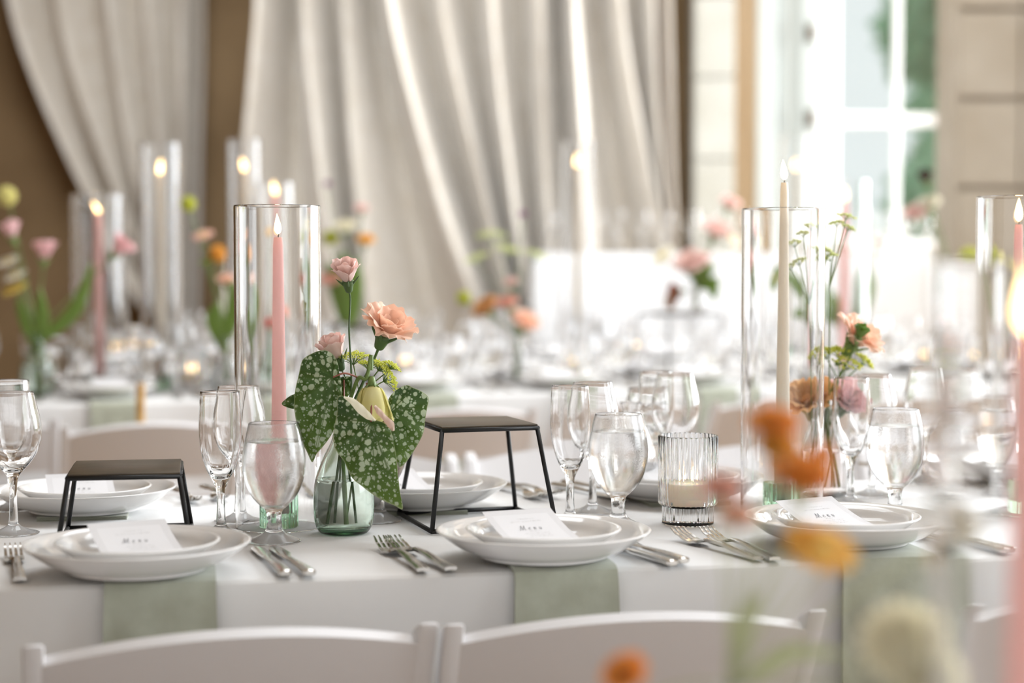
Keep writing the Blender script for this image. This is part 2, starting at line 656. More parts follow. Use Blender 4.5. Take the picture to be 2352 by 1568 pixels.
wine_me = glass_me('wine_glass', wine_prof, rip=optic)
flute_me = glass_me('champagne_flute', flute_prof, rip=optic)
goblet_me = glass_me('water_goblet', goblet_prof, mat=frost)
water_me = mk('water', *lathe(sm_profile([(0, 0.0521), (0.0163, 0.0541), (0.0286, 0.0637), (0.0372, 0.0808), (0.0412, 0.101), (0.0404, 0.122), (0.0378, 0.1362)], 4)
                              + [(0.0368, 0.1358), (0, 0.1358)], 44), mat=water)
plain_goblet_me = goblet_me.copy()
plain_goblet_me.materials.clear()
plain_goblet_me.materials.append(glass)


def wine(loc, label, group='wine glasses'):
    return tag(add('wine_glass', wine_me, loc=loc, rot=(0, 0, rnd.uniform(0, 6))), label, 'wine glass', group)


def flute(loc, label, group='champagne flutes'):
    return tag(add('champagne_flute', flute_me, loc=loc, rot=(0, 0, rnd.uniform(0, 6))), label, 'champagne flute', group)


def goblet(loc, label, group='water goblets', fine=True):
    t = thing('water_goblet', label, 'goblet', loc, rnd.uniform(0, 6), group)
    add('glass_body', goblet_me if fine else plain_goblet_me, t)
    add('water', water_me, t)
    return t


def cylinder_me(name, r, h):
    """open glass chimney: outer and inner wall with ground rims"""
    t = 0.0028
    p = [(r - t + 0.0008, 0), (r - 0.001, 0), (r, 0.001), (r, h - 0.001), (r - 0.0008, h), (r - t + 0.0008, h), (r - t, h - 0.001), (r - t, 0.001), (r - t + 0.0008, 0)]
    v, f = lathe(p[:-1], 64)
    n = (len(p) - 2) * 64
    f += [(n + i, n + (i + 1) % 64, (i + 1) % 64, i) for i in range(64)]
    return mk(name, v, f, mat=glass)


def hurricane(loc, label, r=0.0615, h=0.456):
    return tag(add('glass_cylinder', cylinder_me('glass_cylinder', r, h), loc=loc), label, 'candle cylinder', 'glass candle cylinders')


def flame_geo(h=0.032, r=0.0055, lean=0.0):
    g = lathe(sm_profile([(0, 0), (r * 0.75, h * 0.12), (r, h * 0.30), (r * 0.72, h * 0.58), (r * 0.30, h * 0.85), (0, h)], 3), 12)
    return [v + Vector((lean * (v.z / h) ** 1.5 * h, 0, 0)) for v in g[0]], g[1]


def taper(base, height, label, wax, lean=0.0, fh=0.030, r0=0.0126, r1=0.0070):
    t = thing('taper_candle', label, 'candle', base, 0, 'taper candles')
    add('wax', mk('wax', *lathe([(0, 0), (r0, 0), (r0, 0.01)] + [(r0 + (r1 - r0) * k, height * k) for k in (0.2, 0.4, 0.6, 0.8, 0.97)] + [(r1 * 0.85, height), (r1 * 0.4, height - 0.001), (0, height - 0.0015)], 24), mat=wax), t)
    add('wick', mk('wick', *tube([(0, 0, height - 0.003), (0.0004, 0, height + 0.004), (0.0022, 0.0, height + 0.0085)], 0.0008, 6), mat=wickm), t)
    f = add('flame', mk('flame', *flame_geo(fh, fh * 0.17, lean), mat=flame), t, loc=(0, 0, height + 0.004))
    return t


def rib(n, amp, lo=0.0, hi=9.0):
    return lambda k, a, r, z: amp * math.cos(n * a) if lo < z < hi and r > 0.01 else 0.0


votive_me = mk('ribbed_tumbler', *lathe(
    [(0, 0.0), (0.0345, 0.0), (0.0365, 0.0015), (0.0365, 0.026), (0.0412, 0.030), (0.0424, 0.034), (0.0424, 0.08), (0.0424, 0.1265), (0.0418, 0.128),
     (0.0404, 0.128), (0.0398, 0.1265), (0.0396, 0.08), (0.0392, 0.036), (0.0375, 0.030), (0.0300, 0.0275), (0, 0.0265)],
    216, lambda k, a, r, z: (0.00075 * math.cos(36 * a) if 1 < k < 8 else 0.0)), mat=glass)
holder_me = mk('ribbed_holder', *lathe([(0, 0), (0.0262, 0), (0.0268, 0.001), (0.0268, 0.046), (0.0262, 0.048), (0.0150, 0.048), (0.0120, 0.046), (0.0118, 0.022), (0, 0.020)],
                                       144, lambda k, a, r, z: (0.0007 * math.cos(24 * a) if 0 < k < 5 else 0.0)), mat=greeng)


def tealight(loc, label):
    t = thing('tealight_candle', label, 'candle', loc, 0, 'tealights')
    add('cup', mk('cup', *lathe([(0, 0), (0.019, 0), (0.0195, 0.001), (0.0195, 0.016), (0.019, 0.016), (0.0188, 0.002), (0, 0.002)], 24), mat=tinm), t)
    add('wax', mk('wax', *lathe([(0, 0.002), (0.0186, 0.002), (0.0186, 0.0135), (0, 0.013)], 24), mat=whitewax), t)
    add('flame', mk('flame', *flame_geo(0.020, 0.0042), mat=flame), t, loc=(0, 0, 0.015))
    return t


def votive(loc, label, tl):
    tag(add('votive_tumbler', votive_me, loc=loc), label, 'votive', 'ribbed votive tumblers')
    t = thing('votive_candle', tl, 'candle', (loc[0], loc[1], loc[2] + 0.0268), 0, 'votive candles')
    add('wax', votive_wax, t)
    add('wick', votive_wick, t)
    add('flame', votive_flame, t, loc=(0, 0, 0.034))


votive_wax = mk('wax', *lathe([(0, 0), (0.0285, 0), (0.0295, 0.002), (0.0365, 0.010), (0.0378, 0.012), (0.0378, 0.0320), (0.0370, 0.0335), (0.010, 0.0315), (0, 0.0310)], 28), mat=whitewax)
votive_wick = mk('wick', *tube([(0, 0, 0.031), (0.0006, 0, 0.040)], 0.0008, 6), mat=wickm)
votive_flame = mk('flame', *flame_geo(0.022, 0.0046), mat=flame)


# cutlery lies along local +Y, handle end at the origin
def fz(y):
    pts = [(0.0, 0.0035), (0.04, 0.0055), (0.09, 0.0095), (0.120, 0.0098), (0.138, 0.0048), (0.150, 0.0028), (0.165, 0.0042), (0.185, 0.0085), (0.205, 0.0150)]
    for (a, za), (b, zb) in zip(pts, pts[1:]):
        if y <= b:
            s = (y - a) / (b - a)
            s = s * s * (3 - 2 * s)
            return za + (zb - za) * s
    return pts[-1][1]


def bar(wfn, y0, y1, zfn, th, n=14, x0=0.0, crown=0.0):
    def f(u, v):
        y = y0 + (y1 - y0) * v
        wd = wfn(v)
        return Vector((x0 + wd * (u - 0.5) * 2, y, zfn(y) - th / 2 + crown * (1 - (2 * u - 1) ** 2)))
    return grid(4, n, f, th)


fork_handle = mk('fork_handle', *merge(bar(lambda v: 0.0072 - 0.0038 * min(1, v * 1.1), 0.0, 0.126, fz, 0.0038, 16, crown=0.0008),
                                        bar(lambda v: 0.0012 - 0.0006 * v, 0.003, 0.105, lambda y: fz(y) + 0.0022, 0.0018, 12)), mat=steel)
fork_head = mk('fork_head', *bar(lambda v: 0.0034 + 0.0086 * min(1.0, v * 2.2) ** 0.7, 0.124, 0.162, fz, 0.0022, 12), mat=steel)
tine_me = [mk('tine', *bar(lambda v: 0.00215 * (1 - 0.45 * v) * (1 if v < 0.9 else 0.55), 0.160, 0.205, fz, 0.0020, 10, x0=x), mat=steel) for x in (-0.0095, -0.0032, 0.0032, 0.0095)]


def cutlery(kind, a, b, label, group, z=0.0):
    """a: handle end, b: tip (points on the cloth)"""
    a, b = Vector(a), Vector(b)
    d = b - a
    t = thing(kind, label, kind.split('_')[-1], (a.x, a.y, a.z + z), math.atan2(d.y, d.x) - math.pi / 2, group)
    if 'fork' in kind:
        add('handle', fork_handle, t)
        add('head', fork_head, t)
        for m in tine_me:
            add('tine', m, t)
    else:
        add('handle', knife_handle, t)
        add('blade', knife_blade, t)
    return t


def kh(y):
    return 0.0046 + 0.0010 * math.sin(min(1, y / 0.1) * math.pi)


def khandle():
    rows = []
    for v in [0, 0.02, 0.08, 0.2, 0.4, 0.6, 0.8, 0.93, 1.0]:
        wd = (0.0055 if v == 0 else 0.0086 - 0.0036 * v)
        th = (0.0026 if v == 0 else 0.0040 - 0.0018 * v)
        rows.append((v * 0.108, wd, th))
    V, Fc = [], []
    S = 12
    for y, wd, th in rows:
        for k in range(S):
            a = 2 * math.pi * k / S
            V.append(Vector((wd * math.copysign(abs(math.cos(a)) ** 0.7, math.cos(a)), y, kh(y) + th * math.copysign(abs(math.sin(a)) ** 0.7, math.sin(a)))))
    for i in range(len(rows) - 1):
        for k in range(S):
            Fc.append((i * S + k, i * S + (k + 1) % S, (i + 1) * S + (k + 1) % S, (i + 1) * S + k))
    Fc += [tuple(range(S)), tuple((len(rows) - 1) * S + k for k in range(S))]
    return V, Fc


knife_handle = mk('knife_handle', *khandle(), mat=steel)


def kblade(u, v):
    y = 0.105 + 0.115 * v
    prof = 0.0045 + 0.0065 * min(1, v * 2.4) if v < 0.8 else 0.011 * math.sqrt(max(0.0, 1 - ((v - 0.8) / 0.2) ** 2))
    xl, xr = -0.0048 - 0.0012 * min(1, v * 3), -0.0048 + prof * 1.5
    if v > 0.8:
        c = (-0.006 + (-0.0048 + 0.0165)) / 2
        hw = (0.0117 + 0.006) / 2 * math.sqrt(max(0.0, 1 - ((v - 0.8) / 0.2) ** 2))
        xl, xr = c - hw, c + hw
    return Vector((xl + (xr - xl) * u, y, 0.0040 - 0.0022 * v + 0.0010 * math.sin(u * math.pi)))


knife_blade = mk('knife_blade', *grid(6, 22, kblade, 0.0012), mat=steel)


# menu card: lies across the back rim of the salad plate and sags onto its well
CW, CL = 0.098, 0.140


def card_z(b):
    k = max(0.0, 1 - b / (CL * 0.70))
    return 0.0035 + 0.0290 * k ** 1.55


def card_pt(u, v, up=0.0):
    return Vector(((u - 0.5) * CW, CL / 2 - v * CL, card_z(v * CL) + up))


def stroke(pts, wd, up=0.00045):
    """flat ribbon of ink along a path in card coordinates (u,v in 0..1)"""
    V, Fc = [], []
    sp = spline([(a, b, 0) for a, b in pts], 5)
    for i, p in enumerate(sp):
        t = sp[min(i + 1, len(sp) - 1)] - sp[max(i - 1, 0)]
        t = Vector((t.x * CW, t.y * CL, 0)).normalized()
        # broad-nib pen: downstrokes thick, hairlines thin
        k = wd * (0.35 + 0.9 * abs(t.y))
        nx, ny = -t.y, t.x
        V.append(card_pt(p.x + nx * k / CW, p.y + ny * k / CL, up))
        V.append(card_pt(p.x - nx * k / CW, p.y - ny * k / CL, up))
    for i in range(len(sp) - 1):
        Fc.append((2 * i, 2 * i + 1, 2 * i + 3, 2 * i + 2))
    return V, Fc


GLY = {
    'M': [[(-0.25, 0.98), (-0.05, 1.0), (0.10, 0.6), (0.30, 0.02), (0.33, 0.1), (0.34, 0.7), (0.36, 0.97)], [(0.36, 0.97), (0.55, 0.6), (0.80, 0.02), (0.80, 0.1), (0.74, 0.75), (0.80, 1.0), (0.98, 0.9)]],
    'e': [[(0.05, 0.75), (0.40, 0.62), (0.36, 0.45), (0.12, 0.60), (0.08, 0.90), (0.25, 1.0), (0.48, 0.86)]],
    'n': [[(0.0, 0.55), (0.10, 0.48), (0.08, 1.0)], [(0.09, 0.75), (0.32, 0.46), (0.40, 0.60), (0.36, 0.96), (0.52, 0.9)]],
    'u': [[(0.0, 0.56), (0.10, 0.48), (0.06, 0.86), (0.18, 1.0), (0.38, 0.8), (0.44, 0.48)], [(0.43, 0.5), (0.38, 0.94), (0.54, 0.9)]],
}


def menu_words():
    g = []
    x = 0.325
    for ch in 'Menu':
        for st in GLY[ch]:
            g.append(stroke([(x + a * (0.088 if ch == 'M' else 0.068) + (1 - b) * 0.020, 0.275 + b * 0.082) for a, b in st], 0.00024))
        x += 0.118 if ch == 'M' else 0.078
    return merge(*g)


def faint_lines():
    rr = random.Random(3)
    g = []
    for v, a, b in [(0.155, 0.40, 0.62), (0.20, 0.28, 0.72), (0.385, 0.44, 0.58), (0.43, 0.33, 0.70), (0.465, 0.38, 0.66), (0.50, 0.36, 0.67), (0.56, 0.45, 0.57), (0.60, 0.34, 0.69), (0.64, 0.42, 0.60), (0.72, 0.40, 0.62)]:
        x = a
        while x < b:
            wl = rr.uniform(0.02, 0.06)
            n = max(2, int(wl / 0.008))
            g.append(stroke([(x + wl * k / n, v + rr.uniform(-0.007, 0.007)) for k in range(n + 1)], 0.00022))
            x += wl + 0.014
    return merge(*g)


card_me = mk('card', *grid(10, 24, lambda u, v: card_pt(u, v), 0.0004), mat=cardm)
uv = card_me.uv_layers.new(name='UVMap')
for lp in card_me.loops:
    p = card_me.vertices[lp.vertex_index].co
    uv.data[lp.index].uv = (p.x / CW + 0.5, p.y / CL + 0.5)
words_me = mk('lettering', *menu_words(), mat=ink, smooth=False)
lines_me = mk('small_print', *faint_lines(), mat=inkp, smooth=False)


def menu_card(loc, rz, label, fine=True):
    t = thing('menu_card', label, 'menu', loc, rz, 'menu cards')
    add('card', card_me, t)
    if fine:
        add('lettering', words_me, t)
        tag(add('small_print', lines_me, t), kind='stuff')
    return t


# napkin: folded strip under the plate that hangs over the table edge (edge at local y = 0, table towards +y)
def napkin_path(s, back, drop):
    if s < back:
        return Vector((0, back - s, 0.0))
    q = s - back
    rad = 0.012
    arc = rad * math.pi / 2
    if q < arc:
        a = q / rad
        return Vector((0, -rad * math.sin(a), -rad * (1 - math.cos(a))))
    return Vector((0, -rad - 0.014 * min(1, (q - arc) / 0.2), -rad - (q - arc)))


def napkin_geo(width, back, drop, th=0.0016, seed=0):
    tot = back + drop
    rr = random.Random(seed)
    ph = rr.uniform(0, 6)

    def layer(off, trim):
        def f(u, v):
            s = v * (tot - trim)
            p = napkin_path(s, back, drop)
            p = p + Vector((0, -off if s > back else 0, off if s <= back else 0)) if s > back + 0.019 or s <= back else p + Vector((0, -off * 0.7, off * 0.7))
            hang = max(0.0, s - back - 0.02)
            fl = 1 + 0.10 * hang / 0.2
            x = (u - 0.5) * width * fl
            wob = 0.0035 * math.sin(u * 9 + ph) * min(1, hang / 0.08) + 0.0012 * math.sin(u * 5 + v * 14 + ph)
            return p + Vector((x, -abs(wob) if hang > 0 else 0, abs(wob) * 0.3 if hang <= 0 else 0))
        return grid(18, 44, f, th)
    return merge(layer(0.0, 0.0), layer(0.0022, 0.004), layer(0.0044, 0.002))


# a white wooden folding chair: back at y = 0, seat towards +y
CHW, CHZ, CHL = 0.212, 0.735, 0.40


def lean(z):
    return (CHZ - z) * CHL / CHZ


def slat(z0, z1, arch, bow=0.014):
    def f(u, v):
        x = (u * 2 - 1) * (CHW - 0.010)
        z = z0 + (z1 - z0 + arch * (1 - (u * 2 - 1) ** 2)) * v
        return Vector((x, lean(z) - bow * (1 - (2 * u - 1) ** 2), z))
    return grid(24, 6, f, 0.016)


def post_geo(sx):
    top = rbox(-0.0115, 0.0115, -0.019, 0.019, 0, 0.80, 0.005, 2)
    V = []
    L = math.hypot(CHZ, CHL)
    for v in top[0]:
        k = v.z / 0.80
        rz_ = v.y
        V.append(Vector((sx * CHW + v.x, lean(CHZ * k) + rz_, CHZ * k - (0.010 if v.z > 0.6 and v.y > 0.006 else 0.0))))
    return V, top[1]


def rear_leg(sx):
    V, Fc = rbox(-0.011, 0.011, -0.016, 0.016, 0, 1, 0.003, 1)
    out = []
    for v in V:
        out.append(Vector((sx * (CHW - 0.026) + v.x, 0.33 - 0.34 * (1 - v.z) + v.y, 0.43 * v.z)))
    return out, Fc


slat_me = mk('top_slat', *slat(0.600, 0.717, 0.024), mat=chairm)
slat2_me = mk('lower_slat', *slat(0.500, 0.545, 0.0), mat=chairm)
post_me = [mk('post', *post_geo(s), mat=chairm) for s in (-1, 1)]
leg_me = [mk('leg', *rear_leg(s), mat=chairm) for s in (-1, 1)]
seat_me = mk('seat', *rbox(-0.185, 0.185, 0.17, 0.56, 0.425, 0.447, 0.006), mat=chairm)
stretch_me = mk('stretcher', *rbox(-0.19, 0.19, 0.005, 0.03, 0.10, 0.125, 0.004), mat=chairm)
proto_chair = None


def chair(pl, pr, label, worn=False, group='white folding chairs'):
    """pl, pr: where the tops of the two back posts are (left, right seen from behind)"""
    global proto_chair
    pl, pr = Vector(pl), Vector(pr)
    c = (pl + pr) / 2
    d = pr - pl
    rz_ = math.atan2(d.y, d.x)
    if proto_chair is None:
        t = thing('folding_chair', label, 'chair', (c.x, c.y, 0), rz_, group)
        for m in post_me:
            add('post', m, t)
        for m in leg_me:
            add('leg', m, t)
        add('top_slat', slat_me, t)
        add('lower_slat', slat2_me, t)
        add('seat', seat_me, t)
        add('stretcher', stretch_me, t)
        proto_chair = t
    else:
        t = dup(proto_chair, (c.x, c.y, 0), rz_, label, group)
    return t


# black wire riser: sheet top, four splayed legs, base ring
def riser(loc, rz_, top, base, h, label, ring=True):
    t = thing('wire_riser', label, 'stand', loc, rz_, 'black wire risers')
    tw, td = top[0] / 2, top[1] / 2
    bw, bd = base[0] / 2, base[1] / 2
    tp = add('top', mk('riser_top', *rbox(-tw, tw, -td, td, h - 0.0030, h, 0.0012, 2), mat=platem), t)
    rail = []
    for a, b in (((-tw, -td), (tw, -td)), ((tw, -td), (tw, td)), ((tw, td), (-tw, td)), ((-tw, td), (-tw, -td))):
        rail.append(tube([(a[0], a[1], h - 0.0055), (b[0], b[1], h - 0.0055)], 0.0032, 8))
    add('rim', mk('riser_rim', *merge(*rail), mat=blackm), t)
    for sx in (-1, 1):
        for sy in (-1, 1):
            add('leg', mk('riser_leg', *tube([(sx * bw, sy * bd, 0.003), (sx * (tw - 0.001), sy * (td - 0.001), h - 0.005)], 0.0034, 8), mat=blackm), t)
    if ring:
        for a, b in (((-bw, -bd), (bw, -bd)), ((bw, -bd), (bw, bd)), ((bw, bd), (-bw, bd)), ((-bw, bd), (-bw, -bd))):
            add('base_rod', mk('riser_rod', *tube([(a[0], a[1], 0.0034), (b[0], b[1], 0.0034)], 0.0034, 8), mat=blackm), t)
    return t


# ------------------------------------------------------------------ flowers
def petal_geo(a0, span, Rr, H, flare, ruffle, droop, ph, nu=10, nv=9, pw=0.55):
    def f(u, v):
        wv = math.sin(math.pi * min(1.0, 0.14 + 0.60 * v)) ** 0.7
        a = a0 + span * (u - 0.5) * wv
        e = (2 * u - 1)
        r = Rr * (v ** pw) * (1 - 0.10 * v) + flare * v ** 3 + ruffle * math.sin(u * 13 + ph) * v ** 3
        z = H * v * (1 - 0.16 * e * e * v) - droop * v ** 4 + ruffle * 0.8 * math.sin(u * 19 + ph * 2) * v ** 4
        return Vector((r * math.cos(a), r * math.sin(a), z))
    return grid(nu, nv, f, 0.0005)


def bloom_petals(kind, size, seed):
    rr = random.Random(seed)
    S = size
    rows = {
        'lisianthus': [(3, 2.3, 0.26, 0.80, 0.02, 0.01, 0.0), (4, 2.0, 0.42, 0.92, 0.10, 0.03, 0.02), (5, 1.6, 0.60, 0.98, 0.26, 0.055, 0.10), (5, 1.5, 0.70, 0.86, 0.42, 0.075, 0.20)],
        'bud': [(3, 2.4, 0.24, 1.25, 0.02, 0.01, 0.0), (4, 2.0, 0.46, 1.20, 0.08, 0.03, 0.02), (4, 1.8, 0.62, 1.10, 0.12, 0.04, 0.06)],
        'tulip': [(3, 2.3, 0.62, 1.45, 0.06, 0.02, 0.0), (3, 2.2, 0.72, 1.40, 0.22, 0.02, 0.04)],
        'rose': [(3, 2.4, 0.22, 0.85, 0.0, 0.01, 0.0), (4, 2.1, 0.40, 0.92, 0.02, 0.02, 0.02), (5, 1.8, 0.62, 0.92, 0.10, 0.03, 0.08), (6, 1.6, 0.84, 0.78, 0.20, 0.05, 0.16)],
        'bell': [(3, 2.3, 0.46, 1.25, -0.06, 0.01, 0.0), (4, 1.9, 0.60, 1.30, -0.04, 0.03, 0.0), (4, 1.5, 0.68, 1.20, 0.04, 0.05, 0.0)],
    }[kind]
    out = []
    for n, span, Rr, H, fl, ru, dr in rows:
        o = rr.uniform(0, 6)
        for k in range(n):
            out.append(petal_geo(o + 2 * math.pi * k / n + rr.uniform(-0.12, 0.12), span * rr.uniform(0.92, 1.08), Rr * S * rr.uniform(0.94, 1.06), H * S * rr.uniform(0.92, 1.06),
                                 fl * S * rr.uniform(0.7, 1.3), ru * S, dr * S * rr.uniform(0.5, 1.5), rr.uniform(0, 6), pw=0.34 if kind == 'bell' else 0.55))
    return out


def daisy_geo(size, n=16, seed=0):
    rr = random.Random(seed)
    g = []
    for k in range(n):
        a = 2 * math.pi * k / n + rr.uniform(-0.08, 0.08)

        def f(u, v, a=a):
            wd = 0.16 * size * math.sin(math.pi * min(1, 0.12 + 0.78 * v))
            r = size * (0.16 + 0.84 * v)
            x, y = r, (u - 0.5) * 2 * wd
            return Vector((x * math.cos(a) - y * math.sin(a), x * math.sin(a) + y * math.cos(a), 0.10 * size * math.sin(v * 3) + 0.02 * size * math.sin(k * 2.1)))
        g.append(grid(2, 5, f, 0.0006))
    return g


def pompon_geo(size, seed=0):
    rr = random.Random(seed)
    g = []
    N = 70
    for k in range(N):
        z = 1 - 2 * (k + 0.5) / N
        a = k * 2.39996
        d = Vector((math.sqrt(1 - z * z) * math.cos(a), math.sqrt(1 - z * z) * math.sin(a), z))
        m = aim(d)

        def f(u, v, m=m):
            return m @ Vector(((u - 0.5) * size * 0.34 * math.sin(0.4 + 2.4 * v), 0.10 * size * (2 * u - 1) ** 2, size * (0.45 + 0.55 * v)))
        g.append(grid(2, 3, f, 0.0005))
    return g


def stem_pts(a, b, sag=(0, 0, 0), n=6):
    a, b, s = Vector(a), Vector(b), Vector(sag)
    return spline([a, a.lerp(b, 0.35) + s * 0.8, a.lerp(b, 0.7) + s, b], n)


def calyx_geo(size):
    g = [lathe(sm_profile([(0, -size * 0.55), (size * 0.16, -size * 0.5), (size * 0.24, -size * 0.2), (size * 0.30, 0.02 * size), (size * 0.2, 0.12 * size), (0, 0.14 * size)], 3), 12)]
    for k in range(5):
        a = 2 * math.pi * k / 5
        g.append(tube([(0.22 * size * math.cos(a), 0.22 * size * math.sin(a), -0.1 * size), (0.44 * size * math.cos(a), 0.44 * size * math.sin(a), 0.16 * size), (0.60 * size * math.cos(a), 0.60 * size * math.sin(a), 0.36 * size)],
                      [size * 0.06, size * 0.045, size * 0.008], 6))
    return merge(*g)


def flower(name, label, cat, base, head, axis, kind, size, mat, smat=None, group=None, seed=1, fine=True, sag=(0, 0, 0), rad=0.0016, core=None, mid=None):
    """one cut flower: stem (base to head), calyx and petals"""
    base, head, axis = Vector(base), Vector(head), Vector(axis).normalized()
    t = thing(name, label, cat, base, 0, group)
    smat = smat or stemg
    foot = head - axis * size * 0.5
    pts = spline([base] + [Vector(p) for p in (mid or [])] + [foot - axis * size * 0.5, foot], 6) if mid else stem_pts(base, foot, sag)
    add('stem', mk('stem', *tube([p - base for p in pts], rad, 8), mat=smat), t)
    M = Matrix.Translation(head - base) @ aim(axis)
    if kind == 'daisy':
        gs = daisy_geo(size, 16, seed)
        add('eye', mk('eye', *lathe(sm_profile([(0, -0.05 * size), (0.24 * size, 0), (0.2 * size, 0.14 * size), (0, 0.2 * size)], 3), 14), mat=core or p_yellow), t, mat4=M)
    elif kind == 'pompon':
        gs = pompon_geo(size, seed)
        add('eye', mk('eye', *lathe(sm_profile([(0, -0.6 * size), (0.5 * size, -0.3 * size), (0.62 * size, 0), (0.5 * size, 0.35 * size), (0, 0.6 * size)], 3), 14), mat=core or mat), t, mat4=M)
    else:
        gs = bloom_petals(kind, size, seed)
        add('calyx', mk('calyx', *calyx_geo(size * (0.55 if kind == 'bell' else 1.0)), mat=smat), t, mat4=M)
    if fine:
        for g in gs:
            add('petal', mk('petal', *g, mat=mat), t, mat4=M)
    else:
        add('petals', mk('petals', *merge(*gs), mat=mat), t, mat4=M)
    return t


def umbel_geo(c, axis, size, n, seed, dot=0.0011):
    """rays and florets of a dill head"""
    rr = random.Random(seed)
    m = Matrix.Translation(Vector(c)) @ aim(axis)
    rays, dots = [], []
    for k in range(n):
        a = k * 2.39996
        rd = math.sqrt((k + 0.5) / n)
        tip = Vector((rd * math.cos(a) * size, rd * math.sin(a) * size, size * (0.75 - 0.35 * rd * rd)))
        rays.append(move(tube([(0, 0, 0), tip * 0.5 + Vector((0, 0, size * 0.05)), tip], 0.00035, 4), m))
        for q in range(8):
            d = Vector((rr.gauss(0, 1), rr.gauss(0, 1), abs(rr.gauss(0, 0.6)))) * size * 0.11
            s = dot * rr.uniform(0.6, 1.3)
            p = tip + d
            o = [Vector((s, 0, 0)), Vector((0, s, 0)), Vector((-s, 0, 0)), Vector((0, -s, 0)), Vector((0, 0, s)), Vector((0, 0, -s))]
            dots.append(move(([p + x for x in o], [(0, 1, 4), (1, 2, 4), (2, 3, 4), (3, 0, 4), (1, 0, 5), (2, 1, 5), (3, 2, 5), (0, 3, 5)]), m))
    return merge(*rays), merge(*dots)


def dill(label, base, heads, seed=3, fm=None, group=None, name='dill_sprig', rad=0.0011, smat=None, knot=None, dot=0.0011, n=16):
    """heads: (centre, axis, size)"""
    base = Vector(base)
    t = thing(name, label, 'flower', base, 0, group)
    kn = Vector(knot) if knot else None
    st, ds, rs = [], [], []
    if kn:
        st.append(tube([p - base for p in stem_pts(base, kn)], rad, 6))
    for i, (c, ax, s) in enumerate(heads):
        c = Vector(c)
        st.append(tube([p - base for p in stem_pts(kn or base, c, (0, 0, 0.0))], [rad * 0.8] * 19, 6))
        r_, d_ = umbel_geo(c - base, ax, s, n, seed + i, dot)
        rs.append(r_)
        ds.append(d_)
    add('stem', mk('stem', *merge(*st), mat=smat or stemg), t)
    tag(add('rays', mk('rays', *merge(*rs), mat=smat or stemg), t), kind='stuff')
    tag(add('florets', mk('florets', *merge(*ds), mat=fm or dillm, smooth=False), t), kind='stuff')
    return t


def blade_leaf(base, tip, width, sag, name, mat=None, parent=None, off=Vector((0, 0, 0))):
    base, tip = Vector(base), Vector(tip)
    pts = spline([base, base.lerp(tip, 0.5) + Vector(sag), tip], 8)
    dirn = (tip - base).normalized()
    side = dirn.cross(Vector((0, 1, 0.15))).normalized()

    def f(u, v):
        k = min(len(pts) - 1, int(v * (len(pts) - 1)))
        wd = width * math.sin(math.pi * (0.10 + 0.89 * v)) ** 0.8
        return pts[k] - off + side * wd * (2 * u - 1) + Vector((0, -1, 0)) * width * 0.3 * (1 - (2 * u - 1) ** 2)
    return add(name, mk(name, *grid(4, len(pts) - 1, f, 0.0006), mat=mat or leafg), parent)


def begonia_leaf(label, outline, attach, tipi, d0, tilt, petiole, cup=0.010, seed=0, veins=8, dmap=None, pm=None):
    """outline/attach in photo pixels of the leaf as it hangs at distance d0; the blade is cupped, puckered and has thickness"""
    A = at_y(attach[0], attach[1], d0)
    O = [at_y(x, y, d0) for x, y in outline]
    n = len(O)
    loop = []
    for i in range(n):
        a, b, c, d = O[i - 1], O[i], O[(i + 1) % n], O[(i + 2) % n]
        for k in range(6):
            t = k / 6
            loop.append(0.5 * ((2 * b) + (c - a) * t + (2 * a - 5 * b + 4 * c - d) * t * t + (3 * b - a - 3 * c + d) * t ** 3))
    na, nr = len(loop), 34
    t = thing('begonia_leaf', label, 'leaf', A, 0, 'spotted leaves in the green vase')
    tipd = (O[tipi] - A)
    L = tipd.length
    tipn = tipd.normalized()
    side = Vector((tipn.z, 0, -tipn.x))
    vd = []
    for k in range(veins):
        q = loop[int((k + 0.5) * na / veins) % na] - A
        vd.append(q.normalized())
    vd.append(tipn)
    V, Fc, C = [], [], []
    for j in range(nr + 1):
        s = j / nr
        for i in range(na):
            p = (loop[i] - A) * s
            r = p.length
            al, ac = p.dot(tipn), p.dot(side)
            pn = p.normalized() if r > 1e-6 else tipn
            vm = 0.0
            for q in vd:
                c = q.dot(pn)
                if c > 0:
                    dist = r * math.sqrt(max(0.0, 1 - c * c))
                    vm = max(vm, max(0.0, 1 - dist / (0.0016 * (1.15 - s))))
            ang = math.atan2(ac, al)
            puck = 0.0034 * s * math.cos(ang * (veins + 1)) + 0.0012 * math.sin(al * 210 + ac * 160) * s
            dy = cup * ((ac / L) ** 2 * 1.6) + tilt * al + 0.16 * (al * al / L) * (1 if al > 0 else -0.6) * (cup / 0.010) * 0.5 - puck * 0.8
            V.append(Vector((p.x, dy, p.z)))
            g = min(1.0, max(0.0, 0.25 + 0.9 * (al / L) * s))
            C.append((min(1.0, vm), g, 1.0 if s > 0.985 else 0.0, 1.0))
    for j in range(nr):
        for i in range(na):
            k = (i + 1) % na
            Fc.append((j * na + i, j * na + k, (j + 1) * na + k, (j + 1) * na + i))
    n0 = len(V)
    V += [v + Vector((0, 0.0009, 0)) for v in V]
    Fc += [tuple(x + n0 for x in reversed(q)) for q in Fc[:nr * na]]
    for i in range(na):
        k = (i + 1) % na
        Fc.append((nr * na + i, nr * na + k, n0 + nr * na + k, n0 + nr * na + i))
    me = mk('blade', V, Fc, begonia)
    ca = me.color_attributes.new('vein', 'FLOAT_COLOR', 'POINT')
    flat = [x for c in C + C for x in c]
    ca.data.foreach_set('color', flat)
    add('blade', me, t)
    if petiole:
        pts = spline([Vector(p) - A for p in petiole], 6)
        add('stalk', mk('stalk', *tube(pts, 0.0013, 8), mat=pm or stemr), t)
    return t

